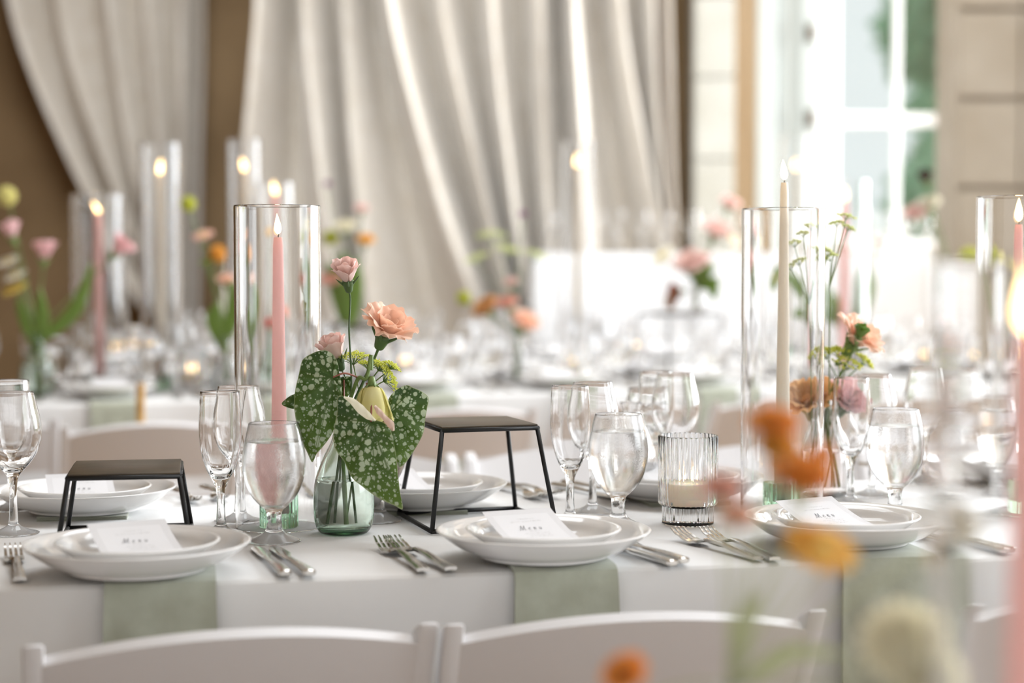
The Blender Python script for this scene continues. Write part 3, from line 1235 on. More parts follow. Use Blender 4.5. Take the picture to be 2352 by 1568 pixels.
# ------------------------------------------------------------------ the setting
def struct(name, geo, mat, parent=None, smooth=False):
    o = add(name, mk(name, *geo, mat=mat, smooth=smooth), parent)
    if parent is None:
        o['kind'] = 'structure'
    return o


X8 = lambda px, d: (px - 1176) * d / F

struct('floor', box(-5.2, 5.4, -1.5, 9.9, -0.06, 0.0), floorm)
struct('ceiling', box(-5.2, 5.4, -1.5, 9.9, 4.6, 4.7), ceilm)
struct('wall_left', box(-5.3, -5.2, -1.5, 9.9, 0, 4.6), wallbrown)
struct('wall_front', box(-5.3, 5.5, -1.6, -1.5, 0, 4.6), whitetrim)  # unseen, added behind the camera; white so it bounces light onto the chairs
WX0, WX1, WZ0, WZ1 = X8(1905, 9.2), X8(2190, 9.2), 1.27, 3.7
wb = struct('wall_back', merge(box(-5.2, X8(1592, 9.2), 9.5, 9.6, 0, 4.6)), wallbrown)
# side wall with three tall window openings (out of frame, they give the room its daylight)
side = [box(5.4, 5.5, -1.5, 9.9, 0, 0.75), box(5.4, 5.5, -1.5, 9.9, 4.05, 4.6)]
for y0, y1 in ((-1.5, 0.2), (3.0, 3.6), (6.4, 6.6), (9.4, 9.9)):
    side.append(box(5.4, 5.5, y0, y1, 0.75, 4.05))
struct('wall_right', merge(*side), stone)

# window wall at the back: jambs, sill wall and head round one glazed opening
bay = struct('wall_bay', merge(box(X8(1592, 9.2), WX0, 9.3, 9.6, 0, 4.6), box(WX1, 5.4, 9.3, 9.6, 0, 4.6), box(WX0, WX1, 9.3, 9.6, 0, WZ0), box(WX0, WX1, 9.3, 9.6, WZ1, 4.6)), stone)
# pale stone pier in courses, with recessed joints
pier = struct('wall_pier', box(X8(1594, 9.0), X8(1682, 9.0), 9.04, 9.3, 0, 4.6), pierstone)
for k in range(11):
    add('stone_block', mk('stone_block', *rbox(X8(1592, 9.0), X8(1684, 9.0), 9.0, 9.05, k * 0.42 + 0.004, k * 0.42 + 0.416, 0.006, 1), mat=pierstone, smooth=False), pier)
struct('trim_1', rbox(X8(1684, 9.15), X8(1738, 9.15), 9.15, 9.3, 0, 4.6, 0.004, 1), tanwood)
struct('trim_2', rbox(X8(1738, 9.1), X8(1778, 9.1), 9.1, 9.3, 0, 4.6, 0.006, 1), greytrim)
struct('trim_3', merge(rbox(X8(1782, 9.15), X8(1838, 9.15), 9.16, 9.3, 0, 4.6, 0.006, 1)), greytrim)
fr = struct('trim_4', rbox(X8(1840, 9.1), X8(1878, 9.1), 9.12, 9.3, 0, 4.6, 0.006, 1), greytrim)
for py in (75, 272):
    c = at_y(1866, py, 9.1)
    add('hinge', mk('hinge', *merge(move(lathe([(0, -0.05), (0.012, -0.05), (0.014, -0.045), (0.014, 0.045), (0.012, 0.05), (0, 0.05)], 10), c), rbox(c.x - 0.03, c.x, c.y + 0.004, c.y + 0.014, c.z - 0.045, c.z + 0.045, 0.002, 1)), mat=ironm), fr)

win = struct('window_1', merge(rbox(WX0 - 0.10, WX0 + 0.03, 9.14, 9.3, WZ0 - 0.03, WZ1, 0.005, 1), rbox(WX1 - 0.02, WX1 + 0.05, 9.14, 9.3, WZ0 - 0.03, WZ1, 0.005, 1), rbox(WX0, WX1, 9.14, 9.3, WZ1 - 0.05, WZ1 + 0.05, 0.005, 1)), whitetrim)
add('window_sill', mk('window_sill', *rbox(WX0 - 0.02, WX1 + 0.05, 9.05, 9.32, WZ0 - 0.05, WZ0, 0.006, 1), mat=whitetrim, smooth=False), win)
mx_ = X8(2057, 9.2)
add('muntin', mk('muntin', *rbox(mx_ - 0.017, mx_ + 0.017, 9.2, 9.25, WZ0, WZ1, 0.005, 1), mat=whitetrim, smooth=False), win)
for py in (275, -330):
    z = at_y(2050, py, 9.2).z
    add('muntin', mk('muntin', *rbox(WX0, WX1, 9.2, 9.245, z - 0.033, z + 0.033, 0.006, 1), mat=whitetrim, smooth=False), win)
zc_ = [WZ0, at_y(2050, 275, 9.2).z, at_y(2050, -330, 9.2).z, WZ1]
for a, b in ((WX0 + 0.02, mx_ - 0.02), (mx_ + 0.02, WX1 - 0.01)):
    for z0, z1 in zip(zc_, zc_[1:]):
        add('pane', mk('pane', *box(a, b, 9.222, 9.226, z0 + 0.03, z1 - 0.03), mat=pane, smooth=False), win)

# nearer stone pillar on the right of the window
PY = 7.3
pil = struct('wall_pillar', box(X8(2184, PY), X8(2620, PY), PY + 0.03, PY + 0.28, 0, 4.6), stoned)
add('pillar_edge', mk('pillar_edge', *rbox(X8(2182, PY), X8(2196, PY), PY - 0.006, PY + 0.28, 0, 4.6, 0.006, 2), mat=stoned, smooth=False), pil)
zt = at_y(2250, 22, PY).z
ch_ = (at_y(2250, 22, PY).z - at_y(2250, 432, PY).z) / 2
for k in range(-7, 7):
    z1 = zt + k * ch_
    if z1 - ch_ > 4.6 or z1 < 0:
        continue
    off = 0.0
    for a, b in ((2197, 2338), (2342, 2616)):
        add('stone_block', mk('stone_block', *rbox(X8(a, PY), X8(b, PY), PY, PY + 0.04, max(0.0, z1 - ch_) + 0.008, min(4.6, z1) - 0.008, 0.007, 1), mat=stoned, smooth=False), pil)

# outside: lawn and trees beyond the window
struct('lawn', box(-12, 24, 9.7, 60, -0.5, -0.4), lawnm)


def tree(x, y, h, r, label, seed):
    rr = random.Random(seed)
    t = thing('garden_tree', label, 'tree', (x, y, -0.4), 0, 'trees outside the window')
    add('trunk', mk('trunk', *tube([(0, 0, 0), (0.05, 0, h * 0.4), (0.0, 0.05, h * 0.8)], [r * 0.10, r * 0.07, r * 0.03], 10), mat=bark), t)
    V, Fc = [], []
    cl = [(rr.uniform(-0.66, 0.66) * r, rr.uniform(-0.6, 0.6) * r, h * rr.uniform(0.16, 0.95), r * rr.uniform(0.34, 0.5)) for _ in range(30)]
    for k in range(9000):
        cx, cyy, cz, cr = cl[k % len(cl)]
        d = Vector((rr.gauss(0, 1), rr.gauss(0, 1), rr.gauss(0, 1))).normalized() * cr * rr.uniform(0.6, 1.0)
        p = Vector((cx, cyy, cz)) + d
        a = Vector((rr.gauss(0, 1), rr.gauss(0, 1), rr.gauss(0, 1))).normalized()
        b = a.cross(d.normalized()).normalized()
        s = 0.20
        n = len(V)
        V += [p - a * s, p + b * s * 0.55, p + a * s, p - b * s * 0.55]
        Fc.append((n, n + 1, n + 2, n + 3))
    tag(add('leaves', mk('leaves', V, Fc, leafy, smooth=False), t), kind='stuff')


tree(5.85, 20.0, 7.0, 1.6, 'broad green tree outside, filling the upper window pane beside the pillar', 1)
tree(8.0, 26.0, 8.0, 2.4, 'second green tree standing further out behind the first one', 2)
tree(4.75, 17.0, 2.6, 0.95, 'low green bush outside beneath the tall tree', 3)

# ------------------------------------------------------------------ curtains
def curtain(name, label, ridges, d, y_bot, amp, ztop=4.45, valley=0.56):
    """ridges: photo x of each fold crest at the top edge and at height y_bot, as the cloth hangs at distance d"""
    zt_, zb_ = at_y(1176, 0, d).z, at_y(1176, y_bot, d).z
    pts = []
    for i, (a, b, k) in enumerate(ridges):
        pts.append((a, b, 1.0 * k))
        if i + 1 < len(ridges):
            a2, b2, k2 = ridges[i + 1]
            pts.append((a + (a2 - a) * valley, b + (b2 - b) * valley, -1.0 * (k + k2) / 2))
    m = len(pts) - 1

    def f(u, v):
        z = ztop + (0.03 - ztop) * v
        q = (zt_ - z) / (zt_ - zb_)
        q = (q ** 1.25 if q > 0 else q * 0.5)
        q = min(q, 1.45)
        s = u * m
        i = min(m - 1, int(s))
        t = s - i
        a, b, k = pts[i]
        a2, b2, k2 = pts[i + 1]
        px = (a + (b - a) * q) * (1 - t) + (a2 + (b2 - a2) * q) * t
        c = 0.5 - 0.5 * math.cos(math.pi * t)
        dep = k + (k2 - k) * c
        return Vector((X8(px, d), d - amp * dep + 0.012 * math.sin(z * 5 + i), z))
    t = thing(name, label, 'curtain', (X8(ridges[0][0], d), d, 0.0))
    g = grid(m * 9, 46, f, 0.004)
    add('drape', mk('drape', *move(g, Vector((-X8(ridges[0][0], d), -d, 0))), mat=curtm), t)
    x0 = 0.0
    x1 = X8(ridges[-1][0], d) - X8(ridges[0][0], d)
    add('curtain_rod', mk('curtain_rod', *tube([(x0 - 0.1, 0.0, ztop + 0.01), (x1 + 0.1, 0.0, ztop + 0.01)], 0.018, 10), mat=ironm), t)
    return t


curtain('linen_curtain', 'shaded linen curtain fanning down over the brown wall, the darker of the two drapes',
        [(40, 262, 0.9), (150, 318, 0.7), (262, 352, 0.8), (350, 392, 0.7), (430, 430, 1.0), (482, 462, 1.1)], 9.30, 560, 0.14)
curtain('linen_curtain', 'wide pale linen curtain in deep slanting folds, lit by daylight',
        [(612, 545, 1.0), (716, 772, 1.1), (800, 842, 0.8), (902, 1062, 1.2), (1022, 1150, 1.0), (1128, 1196, 1.1), (1238, 1262, 1.0), (1312, 1352, 1.1), (1415, 1530, 0.9), (1488, 1526, 0.8), (1530, 1548, 0.7)], 8.64, 600, 0.28)


# ------------------------------------------------------------------ tables
class Tab:
    def __init__(self, oy, slope, u0, u1, wdt):
        a = math.atan(slope)
        self.a = a
        self.o = Vector((0, oy, 0))
        self.e = Vector((math.cos(a), math.sin(a), 0))
        self.n = Vector((-math.sin(a), math.cos(a), 0))
        self.u0, self.u1, self.w = u0, u1, wdt

    def p(self, u, v, z=TZ):
        q = self.o + self.e * u + self.n * v
        return Vector((q.x, q.y, z))

    def uv(self, q):
        d = Vector((q.x, q.y, 0)) - self.o
        return d.dot(self.e), d.dot(self.n)


def tablecloth(T, label, seed, amp=0.010, step=0.02, drop=0.30):
    rr = random.Random(seed)
    rc = 0.03
    loop = []          # (point uv, outward normal, arc length)
    segs = [((T.u0 + rc, 0), (T.u1 - rc, 0), (0, -1)), ((T.u1, rc), (T.u1, T.w - rc), (1, 0)), ((T.u1 - rc, T.w), (T.u0 + rc, T.w), (0, 1)), ((T.u0, T.w - rc), (T.u0, rc), (-1, 0))]
    for (a, b, nrm) in segs:
        L = math.hypot(b[0] - a[0], b[1] - a[1])
        k = max(2, int(L / step))
        for i in range(k + 1):
            t = i / k
            loop.append(((a[0] + (b[0] - a[0]) * t, a[1] + (b[1] - a[1]) * t), nrm))
        th0 = math.atan2(nrm[1], nrm[0])
        cx, cyy = b[0] - nrm[0] * rc, b[1] - nrm[1] * rc
        for i in range(1, 4):
            th = th0 + math.pi / 2 * i / 4
            loop.append(((cx + rc * math.cos(th), cyy + rc * math.sin(th)), (math.cos(th), math.sin(th))))
    N = len(loop)
    s = [0.0]
    for i in range(1, N):
        s.append(s[-1] + math.hypot(loop[i][0][0] - loop[i - 1][0][0], loop[i][0][1] - loop[i - 1][0][1]))
    ph = [rr.uniform(0, 6) for _ in range(4)]
    rows = [(-0.024, 0.0, 0), (-0.014, 0.0, 0), (-0.005, -0.0014, 0), (-0.0012, -0.0050, 0.02), (0.0, -0.012, 0.06)]
    for k in range(1, 12):
        z = -0.012 - (drop - 0.012) * k / 11
        rows.append((0.0, z, min(1.0, 0.08 + abs(z) / 0.55)))
    V, Fc = [], []
    for ins, z, wv in rows:
        for i in range(N):
            (u, v), nr = loop[i]
            o = ins + wv * (amp * (math.sin(s[i] * 13 + ph[0]) + 0.7 * math.sin(s[i] * 23 + ph[1]) + 0.5 * math.sin(s[i] * 37 + ph[2] + z * 3)) + 0.010 + 0.004 * wv)
            V.append(T.p(u + nr[0] * o, v + nr[1] * o, TZ + z))
    for r_ in range(len(rows) - 1):
        for i in range(N):
            j = (i + 1) % N
            Fc.append((r_ * N + i, (r_ + 1) * N + i, (r_ + 1) * N + j, r_ * N + j))
    Fc.append(tuple(range(N)))
    if drop < 0.5:
        c_ = T.p((T.u0 + T.u1) / 2, T.w / 2, 0)
        t = thing('banquet_table', 'banquet table hidden under the ' + label, 'table', c_, T.a)
        hl, hw = (T.u1 - T.u0) / 2 - 0.012, T.w / 2 - 0.012
        add('tabletop', mk('tabletop', *rbox(-hl, hl, -hw, hw, TZ - 0.026, TZ - 0.0022, 0.006, 2), mat=tanwood), t)
        for sx in (-1, 1):
            for sy in (-1, 1):
                x_, y_ = sx * (hl - 0.25), sy * 0.10
                add('leg', mk('leg', *tube([(x_, y_ * 1.8, 0.0), (x_, y_, 0.3), (x_, y_, TZ - 0.026)], 0.016, 10), mat=ironm), t)
    me = mk('tablecloth', V, Fc, cloth)
    o = add('tablecloth', me)
    return tag(o, label, 'tablecloth', 'white tablecloths')


T0 = Tab(0.62, 0.10, -0.6, 1.5, 0.70)
T1 = Tab(2.103, 0.18, -1.45, 1.75, 0.79)
T2 = Tab(5.06, 0.32, -2.1, 2.9, 0.80)
T3 = Tab(6.62, 0.28, -1.7, 1.72, 0.76)
tablecloth(T0, 'white tablecloth under the near orange and cream flowers', 1)
tablecloth(T1, 'white tablecloth in focus with hanging sage napkins', 2)
tablecloth(T2, 'white tablecloth on the second dining table', 3)
tablecloth(T3, 'white tablecloth on the farthest dining table', 4)

# tall white-draped buffet along the curtain and window
TB = Tab(7.95, 0.0, 0.10, 2.35, 0.38)
_z = TZ
TZ = 1.19
tablecloth(TB, 'tall white draped buffet standing along the curtain and below the window', 5, 0.012, 0.04, TZ - 0.004)['group'] = 'draped buffet'
TZ = _z

# ------------------------------------------------------------------ front table: place settings
NZ = 0.0072


def setting(T, ctr, who, flip=False, fine=True, noff=0.0, cardrot=-0.10, cardoff=(0, 0), napkin=True, drop=0.26):
    """dinner plate, salad plate, menu card and napkin round a plate centre on table T"""
    ctr = Vector((ctr.x, ctr.y, TZ))
    u, v = T.uv(ctr)
    a = T.a + (math.pi if flip else 0)
    edge = T.p(u + noff, T.w if flip else 0.0, TZ + 0.0012)
    back = (T.w - v if flip else v) + 0.075
    if napkin:
        w_ = 0.128
        nm = 'napkin'
        o = add(nm, mk(nm, *napkin_geo(w_, back, drop, seed=int(abs(u) * 100)), mat=sage), None, edge, (0, 0, a))
        tag(o, f'sage napkin under {who}', 'napkin', 'sage napkins')
    z = TZ + NZ
    tag(add('dinner_plate', dinner_me, None, (ctr.x, ctr.y, z), (0, 0, rnd.uniform(0, 6))), f'large white plate of {who}', 'plate', 'dinner plates')
    tag(add('salad_plate', salad_me, None, (ctr.x, ctr.y, z + 0.0075), (0, 0, rnd.uniform(0, 6))), f'small white plate topping {who}', 'plate', 'salad plates')
    ca = T.a + cardrot + (math.pi if flip else 0)
    menu_card(Vector((ctr.x + cardoff[0], ctr.y + cardoff[1], z + 0.0075 + 0.0072)), ca, f'menu card on {who}', fine)


p1 = at_z(316, 1243, TZ + 0.040)
p2 = at_z(1248, 1214, TZ + 0.040)
p3 = at_z(1942, 1184, TZ + 0.040)
setting(T1, p1, 'the plate stack in front of the low black riser', noff=0.028, cardrot=0.30, cardoff=(0.004, 0.004))
setting(T1, p2, 'the plate stack in front of the tall black riser', noff=0.012, cardrot=0.26, cardoff=(-0.004, 0.006))
setting(T1, p3, 'the plate stack in front of the cream taper', noff=0.012, cardrot=0.34, cardoff=(-0.010, 0.004))
b1 = at_z(195, 1118, TZ + 0.040)
b2 = at_z(962, 1108, TZ + 0.040)
b3 = at_z(1556, 1090, TZ + 0.040)
b4 = at_z(2292, 1052, TZ + 0.040)
setting(T1, b1, 'the plate stack behind the low black riser', True, cardoff=(0, -0.015), cardrot=3.14 + 0.15)
setting(T1, b2, 'the plate stack behind the tall black riser', True, cardoff=(-0.02, -0.02), cardrot=3.14 + 0.35)
setting(T1, b3, 'the plate stack behind the ribbed votive', True, cardoff=(0, -0.015), cardrot=3.14 + 0.2)
setting(T1, b4, 'the plate stack beside the large near cylinder', True, cardoff=(0, -0.02), cardrot=3.14)

# cutlery: (handle end, tip)
FK, KN = 'forks', 'knives'
CZ_ = 0.0015


def cut(kind, end, dirv, label, z=0.0):
    a = Vector((end.x, end.y, TZ + CZ_ + z))
    cutlery(kind, a, a + Vector(dirv), label, FK if 'fork' in kind else KN)


nd = T1.n
cut('dinner_fork', tb(45, 1340), nd * 0.2 + T1.e * -0.028, 'steel fork cut off by the picture edge, beside the first plate stack')
cut('table_knife', tb(655, 1328), nd * 0.21 - T1.e * 0.030, 'steel knife nearer the first plate stack, before the water goblet')
cut('table_knife', tb(711, 1327), nd * 0.21 - T1.e * 0.036, 'steel knife further from the first plate stack, before the water goblet')
cut('dinner_fork', tb(972, 1318), nd * 0.2 - T1.e * 0.030, 'steel fork in front of the green vase, with its tines lower')
cut('dinner_fork', tb(1036, 1317), nd * 0.2 - T1.e * 0.050, 'steel fork between the other fork and the second plate stack', 0.001)
cut('table_knife', tb(1546, 1304), nd * 0.21 - T1.e * 0.052, 'steel knife tucked half under the second plate stack')
cut('table_knife', tb(1572, 1300), nd * 0.21 - T1.e * 0.046, 'steel knife lying outermost beside the second plate stack', 0.001)
cut('dinner_fork', tb(1742, 1291), nd * 0.2 - T1.e * 0.052, 'steel fork in front of the ribbed votive')
cut('dinner_fork', tb(1780, 1292), nd * 0.2 - T1.e * 0.030, 'steel fork next to the third plate stack, partly behind orange flowers')
cut('table_knife', tb(2300, 1272), nd * 0.21 - T1.e * 0.060, 'steel knife beyond the third plate stack')
cut('table_knife', tb(2280, 1274), nd * 0.21 - T1.e * 0.062, 'steel knife nearest the third plate stack on its far side')
# settings across the table: tips point towards us
cut('dinner_fork', tb(400, 1128), -nd * 0.2 + T1.e * 0.035, 'steel fork behind the champagne flute, beside the low riser')
cut('dinner_fork', tb(468, 1122), -nd * 0.2 + T1.e * 0.030, 'steel fork behind the wine glass stem, beside the low riser')
cut('dinner_fork', tb(1136, 1120), -nd * 0.2 + T1.e * 0.050, 'steel fork lying behind the tall riser, close to its plate')
cut('dinner_fork', tb(1152, 1116), -nd * 0.2 + T1.e * 0.062, 'steel fork lying behind the tall riser, further from its plate')
cut('table_knife', tb(1272, 1119), -nd * 0.20 + T1.e * 0.075, 'steel knife lying behind the champagne flute and goblet')
cut('table_knife', tb(1296, 1113), -nd * 0.20 + T1.e * 0.080, 'steel knife second behind the champagne flute and goblet')
cut('table_knife', tb(688, 1108), -nd * 0.20 + T1.e * 0.03, 'steel knife behind the green vase and the goblet')
cut('table_knife', tb(1975, 1072), -nd * 0.20 + T1.e * 0.10, 'steel knife lying behind the third water goblet')


def pd(px, d, z=0.0):
    return Vector(((px - 1176) * d / F, d, TZ + z))


# stemware in focus
wine(pd(25, 2.40), 'clear wine glass at the picture edge beside the low riser')
flute(pd(22, 2.64), 'clear champagne flute behind the wine glass at the picture edge')
flute(pd(504, 2.40), 'clear champagne flute behind the knives, before the wine glass')
wine(pd(545, 2.52), 'clear wine glass just behind the flute and beside the pink taper')
goblet(pd(627, 2.33), 'misted goblet of iced water in front of the pink taper')
goblet(pd(866, 2.52), 'water goblet mostly hidden behind the green vase and spotted leaf', fine=False)
flute(pd(1310, 2.52), 'clear champagne flute beside the tall riser, behind the second plate stack')
wine(pd(1362, 2.61), 'clear wine glass between the flute and the misted goblet')
goblet(pd(1421, 2.47), 'misted goblet of iced water beside the ribbed votive')
flute(pd(1508, 2.86), 'clear champagne flute behind the ribbed votive')
wine(pd(1552, 2.83), 'clear wine glass right behind the ribbed votive')
goblet(pd(1490, 2.99), 'water goblet half hidden behind the misted goblet', fine=False)
flute(pd(1957, 2.70), 'clear champagne flute in front of the pink carnation-like bloom')
wine(pd(2006, 2.80), 'clear wine glass between the third flute and third misted goblet')
goblet(pd(2060, 2.56), 'misted goblet of iced water behind the third plate stack')
goblet(pd(2250, 2.83), 'water goblet seen hazily through the large near glass cylinder', fine=False)
wine(pd(2130, 2.98), 'clear wine glass behind the third misted goblet')
flute(pd(2320, 2.95), 'clear champagne flute behind the large near glass cylinder')
votive(pd(1582, 2.495), 'clear ribbed glass tumbler holding a lit candle in focus', 'lit candle inside the clear ribbed tumbler in focus')

# hurricanes and tapers
c1 = pd(638, 2.466)
hurricane(c1, 'clear glass cylinder around the pink taper in focus')
h1 = tag(add('candle_holder', holder_me, loc=c1 + Vector((0, 0, 0.0008))), 'green ribbed glass holder at the foot of the pink taper', 'candle holder', 'candle holders')
taper(c1 + Vector((0.001, 0, 0.0212)), 0.390, 'pink taper with a tall flame inside the cylinder in focus', pinkwax, -0.05)
c2 = pd(1798, 2.59)
hurricane(c2, 'clear glass cylinder around the cream taper in focus')
tag(add('candle_holder', holder_me, loc=c2 + Vector((0, 0, 0.0008))), 'green ribbed glass holder at the foot of the cream taper', 'candle holder', 'candle holders')
taper(c2 + Vector((0.001, 0, 0.0212)), 0.473, 'cream taper rising above its cylinder in focus', creamwax, -0.08, r0=0.0122, r1=0.0058)
c3 = pd(2336, 2.62)
hurricane(c3, 'clear glass cylinder around the pink taper by the stone pillar', h=0.475)
tag(add('candle_holder', holder_me, loc=c3 + Vector((0, 0, 0.0008))), 'green ribbed glass holder under the pink taper by the stone pillar', 'candle holder', 'candle holders')
taper(c3 + Vector((0.001, 0, 0.0212)), 0.412, 'pink taper with a long flame in front of the stone pillar', pinkwax, 0.0, fh=0.036, r0=0.0118, r1=0.0060)

# wire risers
s1 = [at_z(153, 1090, TZ + 0.100), at_z(412, 1085, TZ + 0.100)]
m1 = (s1[0] + s1[1]) / 2
a1 = math.atan2(s1[1].y - s1[0].y, s1[1].x - s1[0].x)
k1 = m1 + Vector((-math.sin(a1), math.cos(a1), 0)) * 0.082
riser(Vector((k1.x, k1.y, TZ + 0.0015)), a1 + 0.01, ((s1[1] - s1[0]).length, 0.164), ((s1[1] - s1[0]).length + 0.026, 0.186), 0.099, 'low black wire riser behind the first plate stack')
q = [tb(986, 1229), tb(911, 1186)]
ax = math.atan2(q[1].y - q[0].y, q[1].x - q[0].x) - math.pi / 2
L2 = (q[1] - q[0]).length
k2 = (q[0] + q[1]) / 2 + Vector((math.cos(ax), math.sin(ax), 0)) * (L2 / 2)
riser(Vector((k2.x, k2.y, TZ + 0.0015)), ax, (0.141, 0.146), (L2 * 0.96, L2), 0.146, 'tall black wire riser behind the second plate stack')

# ------------------------------------------------------------------ green bottle vase with begonia leaves
vase_prof = [(0, 0.0), (0.026, 0.0), (0.034, 0.003), (0.0400, 0.014), (0.0420, 0.034), (0.0418, 0.058), (0.0385, 0.080), (0.0290, 0.105), (0.0185, 0.126), (0.0155, 0.138), (0.0158, 0.148), (0.0180, 0.1535),
             (0.0172, 0.1550), (0.0160, 0.1540), (0.0134, 0.147), (0.0131, 0.138), (0.0162, 0.125), (0.0268, 0.1035), (0.0362, 0.079), (0.0393, 0.058), (0.0395, 0.034), (0.0370, 0.017), (0.028, 0.0095), (0, 0.0085)]
vase_me = mk('bottle_vase', *lathe(sm_profile(vase_prof, 4), 56), mat=greenv)
vasec_me = vase_me.copy()
vasec_me.materials.clear()
vasec_me.materials.append(glass)
vw = [(0, 0.0082), (0.0282, 0.0092), (0.0373, 0.0168), (0.0398, 0.034), (0.0396, 0.058), (0.0372, 0.0765)]
vwater_me = mk('water', *lathe(sm_profile(vw, 4) + [(0.0365, 0.0762), (0, 0.0762)], 56), mat=water)


def bottle(loc, label, me=vase_me, sc=1.0, filled=True):
    t = thing('bottle_vase', label, 'vase', loc, 0, 'bottle vases')
    t.scale = (sc, sc, sc)
    add('glass_body', me, t)
    if filled:
        add('water', vwater_me, t)
    return t


v1 = pd(788, 2.405)
bottle(v1, 'green glass bottle vase with spotted leaves and pale pink flowers')
nk = v1 + Vector((0, 0, 0.146))


def vb(dx, dy, dz=0.016, v=v1):
    return v + Vector((dx, dy, dz))


Y = 2.40
G1 = 'flowers in the green vase'
flower('lisianthus_stem', 'pale pink lisianthus standing highest over the green vase', 'flower', vb(0.012, 0.004), at_y(799, 648, Y), (-0.08, -0.50, 1), 'bud', 0.0285, p_blush, stemd, G1, 11, mid=[nk + Vector((0.004, 0.002, 0)), at_y(807, 880, Y), at_y(802, 760, Y)], rad=0.0014)
flower('lisianthus_stem', 'open peach lisianthus leaning away from the green vase', 'flower', vb(-0.018, -0.008), at_y(881, 772, Y), (0.36, -0.40, 0.8), 'lisianthus', 0.0400, p_peach, stemd, G1, 5, mid=[nk + Vector((0.002, -0.003, 0)), at_y(838, 868, Y)], rad=0.0019)
flower('lisianthus_stem', 'small peach pink lisianthus tucked behind the large spotted leaf', 'flower', vb(-0.010, 0.012), at_y(776, 826, Y + 0.02), (-0.34, -0.25, 1), 'bud', 0.0310, p_blush, stemd, G1, 8, mid=[nk + Vector((-0.003, 0.004, 0)), at_y(778, 900, Y + 0.02)], rad=0.0013)
flower('drooping_bloom', 'pale yellow drooping bloom among the spotted leaves', 'flower', vb(0.004, -0.014), at_y(854, 884, Y - 0.025), (0.04, -0.20, -1), 'bell', 0.0410, p_lemon, stemg, G1, 4,
       mid=[nk + Vector((-0.001, -0.004, 0)), at_y(806, 912, Y - 0.01), at_y(824, 868, Y - 0.02), at_y(842, 868, Y - 0.025)], rad=0.0028)
dill('yellow green dill with fine umbels behind the spotted leaves', vb(0.0, 0.016),
     [(at_y(812, 838, Y + 0.02), (-0.1, 0, 1), 0.022), (at_y(846, 850, Y + 0.025), (0.2, 0.1, 1), 0.016), (at_y(868, 852, Y + 0.02), (0.7, 0, 1), 0.017), (at_y(880, 876, Y + 0.015), (0.9, -0.1, 0.5), 0.020), (at_y(896, 848, Y + 0.02), (0.6, 0, 1), 0.012)],
     3, dillm, G1, knot=at_y(826, 905, Y + 0.02), dot=0.0011, n=30)

Z7 = lambda L: [(640 + x / 3.7333, 760 + y / 3.7333) for x, y in L]
l1 = Z7([(385, 165), (300, 185), (215, 235), (185, 290), (165, 400), (140, 500), (130, 600), (140, 720), (165, 850), (200, 960), (245, 1050), (285, 1128), (322, 1058), (372, 1000), (430, 925), (468, 855), (492, 780), (512, 700), (532, 600), (540, 500), (532, 420), (517, 340), (497, 250), (445, 188)])
begonia_leaf('large spotted begonia leaf nearest the pink taper', l1, Z7([(463, 397)])[0], 11, 2.365, -0.10, [at_y(765, 866, 2.365), at_y(792, 857, 2.37), at_y(822, 866, 2.385)], cup=0.020, veins=9)
l2 = Z7([(500, 575), (540, 560), (600, 590), (665, 650), (730, 715), (790, 762), (850, 770), (905, 790), (960, 850), (985, 950), (1005, 1050), (1020, 1150), (1030, 1250), (1047, 1385), (1068, 1517), (1000, 1490), (900, 1450), (800, 1393), (700, 1312), (640, 1262), (595, 1195), (560, 1122), (510, 1050), (470, 980), (464, 900), (478, 800), (495, 690)])
begonia_leaf('spotted begonia leaf hanging lowest over the front of the vase', l2, Z7([(790, 785)])[0], 14, 2.335, -0.22, [at_y(852, 968, 2.335), at_y(853, 935, 2.345), at_y(852, 908, 2.36), at_y(842, 880, 2.375)], cup=0.022, seed=2, veins=9)
l3 = Z7([(1095, 465), (1150, 485), (1215, 515), (1280, 575), (1272, 660), (1254, 760), (1240, 870), (1200, 960), (1140, 1060), (1080, 1142), (1030, 1172), (1008, 1100), (985, 1000), (950, 880), (915, 790), (908, 720), (925, 650), (940, 590), (975, 535), (1035, 488)])
begonia_leaf('spotted begonia leaf turned towards the tall riser', l3, Z7([(957, 690)])[0], 10, 2.385, 0.04, [at_y(897, 944, 2.385), at_y(880, 915, 2.385), at_y(862, 897, 2.385), at_y(846, 884, 2.38)], cup=0.016, seed=3, veins=8)
l4 = Z7([(25, 625), (60, 582), (105, 552), (160, 540), (190, 600), (175, 665), (130, 672), (70, 656)])
begonia_leaf('small spotted leaf tip poking out beside the pink taper', l4, Z7([(150, 605)])[0], 0, 2.405, 0.05, [at_y(680, 922, 2.405), at_y(720, 918, 2.41), at_y(770, 935, 2.41)], cup=0.012, veins=4)
l5 = Z7([(500, 420), (535, 395), (620, 395), (622, 460), (605, 540), (560, 602), (515, 600), (490, 520)])
begonia_leaf('small spotted leaf in shade behind the flower stems', l5, Z7([(560, 420)])[0], 5, 2.425, 0.0, [at_y(790, 872, 2.425), at_y(790, 900, 2.42), at_y(790, 960, 2.41)], cup=0.012, veins=5)
# pale underside of the folded lobe and the dry bract
fo = [at_y(x, y, 2.328) for x, y in Z7([(590, 572), (660, 598), (740, 678), (832, 766), (780, 764), (715, 716), (640, 640)])]


